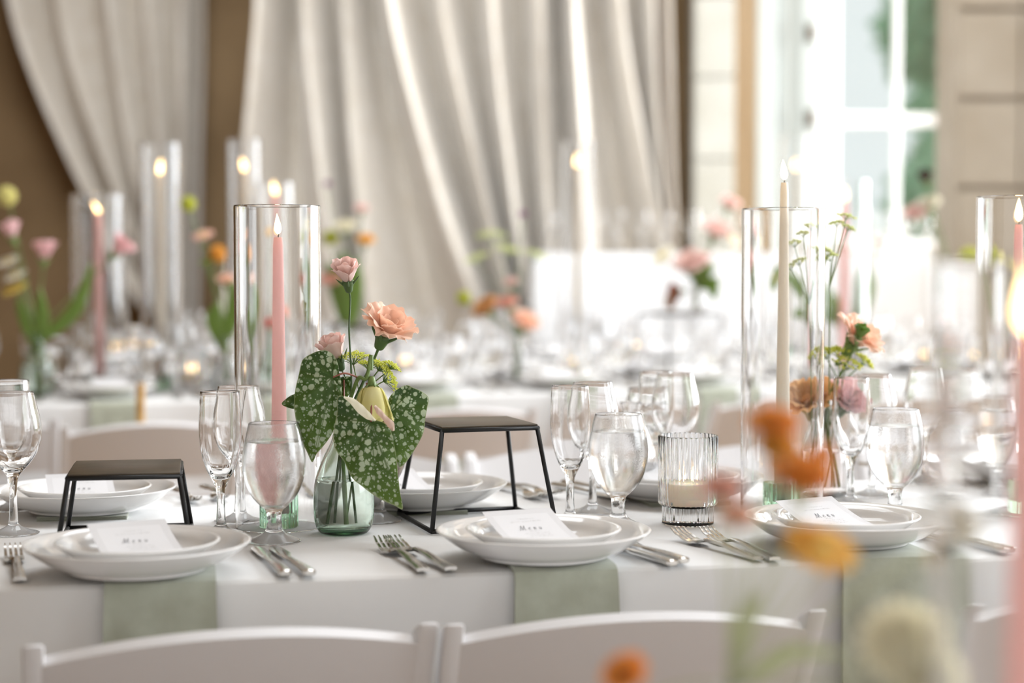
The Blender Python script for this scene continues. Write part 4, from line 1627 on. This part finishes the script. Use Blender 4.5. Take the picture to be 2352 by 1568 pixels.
def strip_leaf(name, label, spine, widths, mat, cat='leaf', cupz=0.003):
    o0 = Vector(spine[0])
    sp = spline([Vector(p) - o0 for p in spine], 6)
    n = len(sp) - 1

    def f(u, v):
        i = min(n, int(round(v * n)))
        t = (sp[min(i + 1, n)] - sp[max(i - 1, 0)]).normalized()
        sd = Vector((-t.z, 0, t.x))
        k = v * (len(widths) - 1)
        a = min(len(widths) - 2, int(k))
        wd = widths[a] + (widths[a + 1] - widths[a]) * (k - a)
        return sp[i] + sd * wd * (2 * u - 1) + Vector((0, -cupz * (1 - (2 * u - 1) ** 2) - 0.0006 * math.sin(v * 25 + u * 5), 0))
    return tag(add(name, mk(name, *grid(6, n, f, 0.0006), mat=mat), None, o0), label, cat)


strip_leaf('folded_leaf_edge', 'cream folded edge curling over the lowest spotted leaf', [at_y(640 + x / 3.7333, 760 + y / 3.7333, 2.322) for x, y in [(560, 566), (630, 600), (700, 668), (770, 730), (832, 768)]], [0.0012, 0.0042, 0.0060, 0.0048, 0.0008], p_cream)
strip_leaf('dry_bract', 'dry pinkish bract hanging beside the yellow bloom', [at_y(640 + x / 3.7333, 760 + y / 3.7333, 2.325) for x, y in [(822, 640), (860, 690), (905, 740), (960, 800), (985, 855)]], [0.0018, 0.0040, 0.0034, 0.0052, 0.0016], dryb)

# ------------------------------------------------------------------ clear bottle vase with peach flowers
v2 = pd(1900, 2.80)
bottle(v2, 'clear glass bottle vase with peach flowers beside the cream taper', vasec_me, 0.95)
n2 = v2 + Vector((0, 0, 0.140))
G2 = 'flowers in the clear vase'
D2 = 2.80
flower('lisianthus_stem', 'peach flower with a lime bud above the champagne flute', 'flower', vb(0.016, 0.0, 0.016, v2), at_y(1958, 792, D2), (0.55, -0.35, 0.75), 'lisianthus', 0.0430, p_peach, stemg, G2, 15, mid=[n2, at_y(1940, 840, D2)], rad=0.0022)
flower('lime_bud', 'lime green bud against the peach flower beside the cream taper', 'flower', vb(0.010, -0.004, 0.016, v2), at_y(1972, 776, D2 - 0.04), (0.35, -0.3, 1), 'bud', 0.0200, leafg, stemg, G2, 16, mid=[n2, at_y(1945, 835, D2 - 0.02)], rad=0.0016)
flower('lisianthus_stem', 'soft pink ruffled bloom seen through the third champagne flute', 'flower', vb(-0.012, 0.0, 0.016, v2), at_y(1932, 935, D2 + 0.03), (0.35, -0.5, 0.8), 'lisianthus', 0.0400, p_pink, stemd, G2, 17, mid=[n2], rad=0.0018)
flower('lisianthus_stem', 'tan orange ruffled bloom low behind the cream taper cylinder', 'flower', vb(-0.016, 0.006, 0.016, v2), at_y(1868, 938, D2 + 0.02), (-0.35, -0.45, 0.9), 'lisianthus', 0.0430, p_buff, stemy, G2, 18, mid=[n2], rad=0.0018)
dill('pale green dill below the peach flower', vb(0.0, 0.01, 0.016, v2),
     [(at_y(1900, 825, D2), (-0.5, 0, 1), 0.022), (at_y(1925, 822, D2), (-0.1, 0, 1), 0.020), (at_y(1942, 850, D2 - 0.02), (0.2, -0.3, 0.8), 0.024), (at_y(1978, 838, D2), (0.8, 0, 0.8), 0.018)], 21, dillm, G2, knot=at_y(1930, 880, D2), dot=0.0019, n=14)
dill('tall airy sprig rising between the cream taper and its cylinder', vb(-0.006, 0.012, 0.016, v2),
     [(at_y(1828, 568, 2.74), (-0.2, 0, 1), 0.014), (at_y(1850, 545, 2.74), (0, 0, 1), 0.012), (at_y(1872, 530, 2.74), (0.1, 0, 1), 0.014), (at_y(1888, 580, 2.74), (0.3, 0, 1), 0.012), (at_y(1840, 610, 2.74), (-0.3, 0, 1), 0.014), (at_y(1900, 590, 2.74), (0.3, 0, 1), 0.013), (at_y(1820, 620, 2.74), (-0.6, 0, 1), 0.012)], 31, paledill, G2, knot=at_y(1868, 700, 2.76), dot=0.0018, n=9)
dill('thin airy sprig reaching in front of the far pink taper', vb(0.008, 0.012, 0.016, v2),
     [(at_y(1922, 520, 2.76), (-0.1, 0, 1), 0.011), (at_y(1942, 505, 2.76), (0.2, 0, 1), 0.012), (at_y(1946, 530, 2.76), (0.4, 0, 1), 0.011), (at_y(1908, 600, 2.76), (-0.4, 0, 1), 0.013)], 41, paledill, G2, knot=at_y(1905, 660, 2.76), dot=0.0018, n=8)
bottle(pd(1450, 2.80), 'short clear bottle with a thick lip behind the misted goblet', vasec_me, 0.98, False)

# ------------------------------------------------------------------ chairs
zc = CHZ
chair(at_z(78, 1474, zc), at_z(976, 1424, zc), 'white folding chair before the first plate stack, nearest the camera')
chair(at_z(1046, 1426, zc), at_z(1862, 1394, zc), 'white folding chair before the second plate stack, beside the nearest chair')
pl = at_z(2172, 1378, zc)
chair(pl, pl + T1.e * 0.424 + T1.n * 0.02, 'white folding chair cut off by the picture edge, before the last knives')
ex = T1.e
r0 = at_z(1080, 1040, zc)
chair(r0 + ex * 0.424, r0, 'white folding chair across the table behind the champagne flute, facing us')
r1 = at_z(1036, 1043, zc)
chair(r1, r1 - ex * 0.424, 'white folding chair across the table behind the green vase, facing us')
chair(r0 + ex * 0.87, r0 + ex * 0.446, 'white folding chair across the table behind the cream taper, facing us')
chair(r0 + ex * 1.32, r0 + ex * 0.896, 'white folding chair across the table by the stone pillar, facing us')

e2 = T2.e
for i, (x, what) in enumerate([(-1.39, 'behind the wine glass at the picture edge'), (-0.905, 'behind the low black riser'), (-0.145, 'behind the tall black riser'), (0.33, 'behind the flute and wine glass'),
                               (0.80, 'between the ribbed votive and the cream taper'), (1.27, 'behind the third misted goblet'), (1.74, 'behind the large near cylinder')]):
    c = Vector((x, 5.06 + 0.32 * x - 0.17, 0))
    if x == -0.905:
        c.y = 4.36
    if x == -0.145:
        c.y = 4.80
    chair(c - e2 * 0.212, c + e2 * 0.212, f'white folding chair at the second table, {what}', group='white folding chairs at the second table')
for i, (x, what) in enumerate([(-1.30, 'behind the pink tulips'), (-0.86, 'behind the tall cream taper'), (-0.42, 'behind the cream bunch'), (0.04, 'behind the apricot flowers'), (0.50, 'behind the second-table riser'), (0.96, 'behind the cream taper in focus'), (1.44, 'behind the yellow green pompon')]):
    c = Vector((x, 5.06 + 0.32 * x + 0.83 + 0.17, 0))
    chair(c + e2 * 0.212, c - e2 * 0.212, f'white folding chair across the second table, {what}', group='white folding chairs beyond the second table')
for i, (x, what) in enumerate([(-1.2, 'against the dark wall'), (-0.75, 'against the dark gap between curtains'), (-0.3, 'against the first folds of the pale curtain'), (0.15, 'before the middle of the pale curtain'), (0.6, 'before the flat end of the pale curtain'), (1.05, 'before the stone pier')]):
    c = Vector((x, 6.62 + 0.28 * x + 0.78 + 0.12, 0))
    chair(c + e2 * 0.212, c - e2 * 0.212, f'white folding chair beyond the farthest table, {what}', group='white folding chairs at the farthest table')
# golden wooden post standing between the tables
gp = at_y(322, 880, 4.46)
gt = thing('wooden_post', 'golden wooden post with a pale foot behind the low riser', 'post', (gp.x, gp.y, 0))
add('shaft', mk('shaft', *rbox(-0.0095, 0.0095, -0.0095, 0.0095, 0.02, gp.z, 0.004, 2), mat=goldwood), gt)
add('foot', mk('foot', *lathe(sm_profile([(0, 0), (0.06, 0), (0.06, 0.015), (0.03, 0.025), (0, 0.03)], 3), 24), mat=whitewax), gt)

# ------------------------------------------------------------------ second table
spots2 = [(-1.08, 'behind the golden post'), (-0.66, 'behind the pink taper in focus'), (-0.22, 'behind the spotted leaves'), (0.20, 'behind the misted goblet'), (0.62, 'behind the ribbed votive'),
          (1.12, 'behind the pink ruffled bloom'), (1.58, 'behind the large near cylinder')]
for x, what in spots2:
    y = 5.06 + 0.32 * x
    c = Vector((x, y, 0)) + T2.n * 0.165
    setting(T2, c, f'the second-table stack {what}', fine=False, drop=0.22)
    u, v = T2.uv(c)
    goblet(T2.p(u + 0.13, 0.30), f'water goblet at the second-table stack {what}', 'goblets on the second table', fine=False)
    wine(T2.p(u + 0.20, 0.36), f'wine glass at the second-table stack {what}', 'wine glasses on the second table')
    flute(T2.p(u + 0.09, 0.37), f'champagne flute at the second-table stack {what}', 'flutes on the second table')
    # the setting across
    cb = T2.p(u + 0.02, 0.635)
    setting(T2, cb, f'the far second-table stack {what}', True, fine=False, napkin=False, cardrot=3.14)
    goblet(T2.p(u - 0.12, 0.50), f'water goblet at the far second-table stack {what}', 'goblets on the second table', fine=False)
    wine(T2.p(u - 0.19, 0.455), f'wine glass at the far second-table stack {what}', 'wine glasses on the second table')
    flute(T2.p(u - 0.07, 0.45), f'champagne flute at the far second-table stack {what}', 'flutes on the second table')
    a = T2.p(u + 0.19, 0.06)
    cutlery('table_knife', a + Vector((0, 0, CZ_)), a + T2.n * 0.2 + Vector((0, 0, CZ_)), f'steel knife on the second table {what}', 'knives on the second table')
    a = T2.p(u - 0.19, 0.06)
    cutlery('dinner_fork', a + Vector((0, 0, CZ_)), a + T2.n * 0.2 + Vector((0, 0, CZ_)), f'steel fork on the second table {what}', 'forks on the second table')
# glasses at the left end of the table
goblet(T2.p(-1.52, 0.36), 'water goblet on the second table beside the tulip vase, nearest the edge of view', 'goblets on the second table', fine=False)
wine(T2.p(-1.46, 0.50), 'wine glass on the second table just behind the tulip vase', 'wine glasses on the second table')
flute(T2.p(-1.60, 0.52), 'champagne flute on the second table behind the tulips', 'flutes on the second table')


def candle_set(px, d, r, h, ch, wax, what, lean_=0.0, fh=0.034):
    c = pd(px, d)
    hurricane(c, f'glass cylinder around the {what}', r, h)
    tag(add('candle_holder', holder_me, loc=c + Vector((0, 0, 0.0008))), f'green glass holder under the {what}', 'candle holder', 'candle holders')
    taper(c + Vector((0, 0, 0.0212)), ch - 0.0212, what, wax, lean_, fh, 0.0152, 0.0116)


def zpx(py, d):
    return 0.37 + (612 - py) * d / F


candle_set(228, 5.15, 0.083, zpx(447, 5.15), zpx(492, 5.15), pinkwax, 'pink taper between the pink tulips', -0.55)
candle_set(370, 5.22, 0.0615, zpx(330, 5.22), zpx(403, 5.22), creamwax, 'tall cream taper against the shaded curtain', 0.1, 0.044)
candle_set(563, 5.42, 0.052, zpx(322, 5.42), zpx(396, 5.42), creamwax, 'cream taper before the dark gap between the curtains', -0.2, 0.040)
candle_set(634, 5.35, 0.058, zpx(420, 5.35), zpx(450, 5.35), pinkwax, 'pink taper just above the cylinder in focus', -0.2, 0.040)
candle_set(1938, 5.62, 0.076, zpx(415, 5.62), zpx(462, 5.62), pinkwax, 'pink taper behind the airy sprig before the window', 0.0, 0.040)
candle_set(1326, 7.05, 0.066, zpx(325, 7.05), zpx(384, 7.05), creamwax, 'slim cream taper alone against the pale curtain', 0.0, 0.048)
candle_set(1826, 7.25, 0.066, zpx(312, 7.25), zpx(392, 7.25), creamwax, 'cream taper before the white window frame', 0.0, 0.044)

for px, d, what in [(440, 5.15, 'beside the tall cream taper'), (930, 5.62, 'beyond the peach lisianthus'), (1312, 5.62, 'behind the wine glasses in the middle'), (2128, 6.0, 'behind the third misted goblet'), (2236, 6.05, 'behind the near cylinder'),
                    (278, 6.55, 'between the far stemware by the pink taper'), (318, 6.58, 'second between the far stemware'), (352, 6.6, 'third between the far stemware, by the cream taper'), (2300, 6.1, 'by the pink taper at the pillar')]:
    votive(pd(px, d), f'ribbed tumbler glowing {what}', f'lit candle glowing {what}')

# risers on the second table
rz2 = T2.a
c = pd(820, 5.52)
riser(c + Vector((0, 0, 0.001)), rz2, (0.20, 0.16), (0.22, 0.18), 0.185, 'black wire riser on the second table behind the pink taper')
rc_ = pd(1562, 5.86)
riser(rc_ + Vector((0, 0, 0.001)), rz2 + 0.2, (0.21, 0.18), (0.235, 0.20), 0.215, 'black wire riser on the second table beneath the blush peony')
votive(pd(1457, 6.42, 0.0), 'ribbed tumbler glowing beside the second-table riser', 'lit candle glowing beside the second-table riser')

# ------------------------------------------------------------------ flowers on the far tables
BG = 'flowers on the second table'


def bunch(px, d, label, items, me=vase_me, sc=1.0, filled=True, zoff=0.0):
    """a vase and its flowers; items: (photo x, photo y, kind, size, petals, label)"""
    v = pd(px, d, zoff)
    bottle(v, label, me, sc, filled)
    for i, (x, y, kind, size, mat, lab) in enumerate(items):
        hd = at_y(x, y, d)
        ax_ = (hd - (v + Vector((0, 0, 0.14 * sc)))).normalized()
        ax_ = (ax_ + Vector((0.0, -0.55, 0.1))).normalized() if kind != 'tulip' else ax_
        flower('cut_flower', lab, 'flower', v + Vector((0.006 * math.cos(i * 2.4), 0.006 * math.sin(i * 2.4), 0.016)), hd, ax_, kind, size, mat, stemg, BG, i + int(px), False, rad=0.0022, mid=[v + Vector((0, 0, 0.15 * sc))])
    return v


dT = 4.98
vt = bunch(84, dT, 'green bottle vase holding pink tulips on the second table', [
    (100, 598, 'tulip', 0.040, p_pink, 'pink open tulip in front of the dark wall'),
    (262, 584, 'tulip', 0.040, p_pink, 'pink tulip behind the rim of the pink taper cylinder'),
    (30, 548, 'tulip', 0.036, p_pink, 'pink tulip cut close to the picture edge'),
    (16, 450, 'pompon', 0.030, p_lemon, 'round pale yellow pompon highest on the dark wall'),
    (18, 600, 'daisy', 0.036, p_white, 'white daisy with a yellow eye below the tulips'),
    (34, 632, 'daisy', 0.036, p_white, 'second white daisy lower with a green yellow eye'),
    (34, 662, 'daisy', 0.040, p_yellow, 'yellow daisy lowest at the picture edge')], sc=1.15)
lf = thing('tulip_leaf', 'long green tulip leaf reaching toward the pink taper', 'leaf', vt)
blade_leaf(vt + Vector((0, 0, 0.15)), at_y(212, 600, dT), 0.020, (0.03, 0, -0.02), 'blade', parent=lf, off=vt)
lf = thing('tulip_leaf', 'upright green tulip leaf above the green vase', 'leaf', vt)
blade_leaf(vt + Vector((0, 0, 0.12)), at_y(92, 660, dT), 0.022, (0.01, 0, 0.0), 'blade', parent=lf, off=vt)
lf = thing('tulip_leaf', 'short green tulip leaf bending to the picture edge', 'leaf', vt)
blade_leaf(vt + Vector((0, 0, 0.12)), at_y(40, 680, dT), 0.016, (-0.01, 0, 0.02), 'blade', parent=lf, off=vt)

dY = 5.05
vy = bunch(518, dY, 'green bottle vase of meadow flowers beside the cylinder in focus', [
    (500, 582, 'pompon', 0.026, p_amber, 'mustard yellow bloom beside the cylinder in focus'),
    (466, 540, 'daisy', 0.034, p_salmon, 'dusty peach bloom left of the mustard one'),
    (432, 468, 'pompon', 0.024, dillm, 'lime green pompon beside the tall cream taper'),
    (520, 650, 'rose', 0.028, p_peach, 'faded peach bloom lower among green leaves'),
    (476, 600, 'daisy', 0.026, leafg, 'feathery green head below the peach bloom')], vasec_me, 1.1)
lf = thing('meadow_leaf', 'green leaf low on the meadow flower stems', 'leaf', vy)
blade_leaf(vy + Vector((0, 0, 0.12)), at_y(498, 690, dY), 0.026, (-0.02, 0, 0.02), 'blade', parent=lf, off=vy)
lf = thing('meadow_leaf', 'green leaf high on the meadow flower stems', 'leaf', vy)
blade_leaf(vy + Vector((0, 0, 0.15)), at_y(532, 640, dY), 0.024, (0.02, 0, 0.02), 'blade', parent=lf, off=vy)
dC = 5.0
bunch(604, dC, 'dark green bottle vase seen through the cylinder in focus', [
    (604, 752, 'rose', 0.030, p_coral, 'coral red bloom seen through the cylinder in focus'),
    (662, 722, 'rose', 0.026, p_salmon, 'salmon bloom just past the pink taper, through its cylinder'),
    (604, 532, 'daisy', 0.022, p_amber, 'thin amber bloom high inside the cylinder in focus')], vase_me, 1.1)
dB = 5.75
vb_ = bunch(800, dB, 'clear bottle vase of white and yellow flowers above the pale lisianthus', [
    (792, 532, 'rose', 0.040, p_cream, 'cream bloom behind the pale lisianthus'),
    (760, 560, 'daisy', 0.040, p_white, 'white bloom beside the cylinder rim'),
    (838, 560, 'rose', 0.034, p_amber, 'amber bloom to the side of the cream one'),
    (830, 486, 'rose', 0.028, p_blush, 'small blush bloom highest in the cream bunch'),
    (766, 652, 'rose', 0.044, p_salmon, 'salmon bloom low against the cylinder in focus'),
    (760, 545, 'pompon', 0.026, dillm, 'green head beside the cream bloom')], vasec_me, 1.1)
for i, (x, y, l) in enumerate([(790, 575, 'dark green leaf under the cream bloom'), (752, 600, 'dark green leaf beside the cylinder rim'), (815, 590, 'green leaf under the amber bloom')]):
    lf = thing('bouquet_leaf', l, 'leaf', vb_)
    blade_leaf(vb_ + Vector((0, 0, 0.15)), at_y(x, y, dB), 0.030, (0.01 * (i - 1), 0, 0.03), 'blade', parent=lf, off=vb_)
dM = 5.48
vm = bunch(1186, dM, 'clear bottle vase of apricot flowers in the middle of the second table', [
    (1122, 716, 'rose', 0.048, p_buff, 'apricot yellow bloom in the middle of the second table'),
    (1166, 706, 'rose', 0.040, p_salmon, 'coral pink bloom between the apricot ones'),
    (1200, 752, 'rose', 0.054, p_peach, 'peach bloom lowest in the apricot bunch'),
    (1065, 684, 'pompon', 0.024, dillm, 'lime green head reaching out of the apricot bunch'),
    (1172, 655, 'rose', 0.024, p_blush, 'faint blush bloom above the apricot bunch')], vasec_me, 1.0)
dill('pale feathery sprig standing before the pale curtain', vm + Vector((0, 0, 0.016)),
     [(at_y(1130, 560, dM), (0, 0, 1), 0.05), (at_y(1160, 590, dM), (0.2, 0, 1), 0.045), (at_y(1100, 610, dM), (-0.3, 0, 1), 0.045), (at_y(1225, 600, dM), (0.3, 0, 1), 0.04)], 61, paledill, BG, knot=at_y(1165, 690, dM), dot=0.0028, n=14)
flower('cut_flower', 'tiny mauve bloom on a thin stem before the pale curtain', 'flower', vm + Vector((0.004, 0, 0.016)), at_y(1200, 492, dM), (0, -0.5, 1), 'pompon', 0.014, p_mauve, stemg, BG, 71, False, mid=[vm + Vector((0, 0, 0.15)), at_y(1192, 600, dM)])
flower('cut_flower', 'tiny mauve bloom beside the cream bunch', 'flower', vb_ + Vector((0.004, 0, 0.016)), at_y(752, 422, dB), (0, -0.5, 1), 'pompon', 0.013, p_mauve, stemg, BG, 72, False, mid=[vb_ + Vector((0, 0, 0.15)), at_y(770, 540, dB)])
dR = 5.90
zr = 0.217
vr = bunch(1600, dR, 'clear bottle vase of blush peonies on the second-table riser', [
    (1592, 622, 'rose', 0.070, p_blush, 'large blush pink peony above the second-table riser'),
    (1558, 668, 'rose', 0.036, p_rust, 'rust brown bloom below the blush peony'),
    (1640, 542, 'rose', 0.056, p_blush, 'pale blush bloom above and beyond the peony'),
    (1680, 548, 'daisy', 0.044, p_white, 'white bloom beside the pale blush one'),
    (1672, 476, 'rose', 0.040, p_blush, 'peach bloom highest against the stone pier'),
    (1545, 690, 'rose', 0.026, p_buff, 'honey coloured bloom resting at the riser top'),
    (1522, 588, 'daisy', 0.050, p_white, 'white feathery bloom beside the peony')], vasec_me, 0.62, False, zr)
for i, (x, y, l) in enumerate([(1632, 650, 'green leaf below the blush peony'), (1645, 690, 'teal green leaf beside the riser'), (1620, 600, 'pale green leaf behind the peony')]):
    lf = thing('peony_leaf', l, 'leaf', vr)
    blade_leaf(vr + Vector((0, 0, 0.09)), at_y(x, y, dR), 0.030, (0.02, 0, 0.03), 'blade', parent=lf, off=vr)
dQ = 5.78
vq = bunch(1968, dQ, 'clear bottle vase of greenery beside the far pink taper', [
    (1990, 545, 'daisy', 0.036, p_white, 'white bloom beside the far pink taper'),
    (2015, 560, 'rose', 0.018, p_coral, 'small crimson bloom below the window'),
    (1768, 640, 'daisy', 0.05, leafg, 'green leafy head seen through the cream taper cylinder')], vasec_me, 1.0)
for i, (x, y, l) in enumerate([(1985, 600, 'broad green leaf beside the far pink taper'), (1972, 630, 'second green leaf beside the far pink taper'), (1760, 610, 'green leaf behind the cream taper'), (1830, 720, 'olive leaf behind the cream taper, lower')]):
    lf = thing('greenery_leaf', l, 'leaf', vq)
    blade_leaf(vq + Vector((0, 0, 0.15)), at_y(x, y, dQ), 0.030, (0.02, 0, 0.03), 'blade', parent=lf, off=vq)
dG = 5.9
bunch(2232, dG, 'clear bottle vase of yellow green flowers before the stone pillar', [
    (2226, 590, 'pompon', 0.034, dillm, 'yellow green pompon before the stone pillar'),
    (2262, 600, 'pompon', 0.028, p_lemon, 'yellow bloom beside the green pompon'),
    (2105, 500, 'rose', 0.046, p_blush, 'blush pink bloom before the window and pillar'),
    (2136, 478, 'rose', 0.044, p_white, 'white bloom beside the blush one, against the pillar'),
    (2128, 420, 'bud', 0.040, hairm, 'dark brown pod above the white bloom by the pillar'),
    (2280, 660, 'daisy', 0.040, leafg, 'green feathery head inside the near cylinder')], vasec_me, 1.0)

# ------------------------------------------------------------------ farthest dining table: glassware and plates
for i, x in enumerate([-1.35, -0.95, -0.55, -0.15, 0.25, 0.65, 1.05, 1.45]):
    side_ = ['before the dark wall', 'below the shaded curtain', 'below the dark gap', 'below the first pale folds', 'below the middle pale folds', 'below the flat pale folds', 'before the stone pier', 'before the window', 'before the stone pillar'][i]
    u = x / math.cos(T3.a)
    for j, (du, v) in enumerate([(0.0, 0.12), (0.03, 0.60)]):
        cc = T3.p(u + du, v + 0.04)
        w2 = 'near side' if j == 0 else 'curtain side'
        setting(T3, cc, f'the farthest-table stack {side_}, {w2}', j == 1, fine=False, napkin=False)
        s = 1 if j == 0 else -1
        goblet(T3.p(u + du + 0.13 * s, 0.30 if j == 0 else 0.46), f'water goblet on the farthest table {side_}, {w2}', 'goblets on the farthest table', fine=False)
        wine(T3.p(u + du + 0.19 * s, 0.34 if j == 0 else 0.42), f'wine glass on the farthest table {side_}, {w2}', 'wine glasses on the farthest table')
        flute(T3.p(u + du + 0.08 * s, 0.36 if j == 0 else 0.40), f'champagne flute on the farthest table {side_}, {w2}', 'flutes on the farthest table')
# glassware on the buffet
for i, px in enumerate([1262, 1310, 1372, 1420, 1476, 1530, 1590, 1640, 1700, 1750, 1990, 2030, 2080, 2125]):
    q_ = pd(px, 8.06 + 0.08 * (i % 3))
    q_.z = 1.19
    [wine, flute][i % 2](q_, ['wine glass', 'champagne flute'][i % 2] + ' on the tall buffet, ' + ['nearest the middle folds', 'behind the slim cream taper', 'second past the slim cream taper', 'third past the slim cream taper', 'below the flat end of the curtain', 'before the curtain edge', 'behind the blush peony', 'before the stone pier', 'behind the cylinder in focus', 'behind the cream taper in focus', 'below the left window pane', 'below the window muntin', 'below the green window pane', 'beside the stone pillar'][i], ['wine glasses on the buffet', 'flutes on the buffet'][i % 2])

# ------------------------------------------------------------------ nearest table: big cylinder, pink taper, loose orange flowers
cf = Vector(((2392 - 1176) * 1.0 / F, 1.0, TZ))
hurricane(cf, 'large near glass cylinder, wholly out of focus', 0.0615, 0.372)
tag(add('candle_holder', holder_me, loc=cf + Vector((0, 0, 0.0008))), 'green ribbed holder inside the large near cylinder', 'candle holder', 'candle holders')
taper(cf + Vector((-0.0075, 0, 0.0212)), 0.308, 'out of focus pink taper filling the picture edge', pinkwax, 0.0, 0.036, 0.0112, 0.0072)
v0 = Vector((0.146, 1.15, TZ))
bottle(v0, 'clear bottle vase below the near orange flowers', vasec_me, 0.6)
GF = 'near flowers out of focus'
for i, (x, y, d, kind, size, mat, lab) in enumerate([
        (1772, 1000, 1.18, 'rose', 0.0190, p_orange, 'out of focus orange bloom over the cream taper cylinder'),
        (1785, 1050, 1.17, 'rose', 0.0150, p_amber, 'out of focus amber bloom just under the orange one'),
        (1836, 1118, 1.15, 'rose', 0.0230, p_orange, 'out of focus deep orange bloom above the third plate stack'),
        (1884, 1070, 1.17, 'bud', 0.0120, p_orange, 'out of focus orange bud before the clear bottle vase'),
        (1655, 1140, 1.16, 'rose', 0.0150, p_salmon, 'out of focus salmon bloom beside the ribbed votive'),
        (1690, 1200, 1.15, 'rose', 0.0130, p_peach, 'out of focus peach bloom over the forks'),
        (1890, 1262, 1.15, 'daisy', 0.0250, p_amber, 'out of focus amber daisy over the third plate stack'),
        (1840, 1262, 1.16, 'rose', 0.0150, p_amber, 'out of focus amber bloom beside the amber daisy'),
        (2070, 1475, 1.08, 'pompon', 0.0270, p_cream, 'large cream bloom out of focus over the last napkin'),
        (2130, 1565, 1.08, 'pompon', 0.0220, p_cream, 'second cream bloom out of focus at the bottom edge'),
        (1440, 1562, 1.15, 'rose', 0.0170, p_orange, 'out of focus orange bloom at the bottom edge over the chair'),
        (2180, 1200, 1.12, 'daisy', 0.0190, p_white, 'white daisy out of focus against the near cylinder')]):
    hd = at_y(x, y, d)
    flower('near_bloom', lab, 'flower', v0 + Vector((0.004 * math.cos(i * 2.4), 0.004 * math.sin(i * 2.4), 0.012)), hd, ((hd - v0).normalized() * 0.5 + Vector((0, -0.6, 0.5))), kind, size, mat, p_sagel, GF, 90 + i, True, rad=0.0009,
           mid=[v0 + Vector((0, 0, 0.0895))], core=(hairm if x == 2180 else None))
for i, (x, y, w_, l) in enumerate([(1740, 1360, 0.007, 'pale green leaf out of focus over the tablecloth edge'), (1705, 1480, 0.006, 'pale green leaf out of focus over the chair back'), (1950, 1500, 0.006, 'olive leaf out of focus beside the cream bloom')]):
    lf = thing('near_leaf', l, 'leaf', v0)
    blade_leaf(v0 + Vector((0, 0, 0.088)), at_y(x, y, 1.15), w_, (0.0, 0, 0.012), 'blade', mat=p_sagel, parent=lf, off=v0)
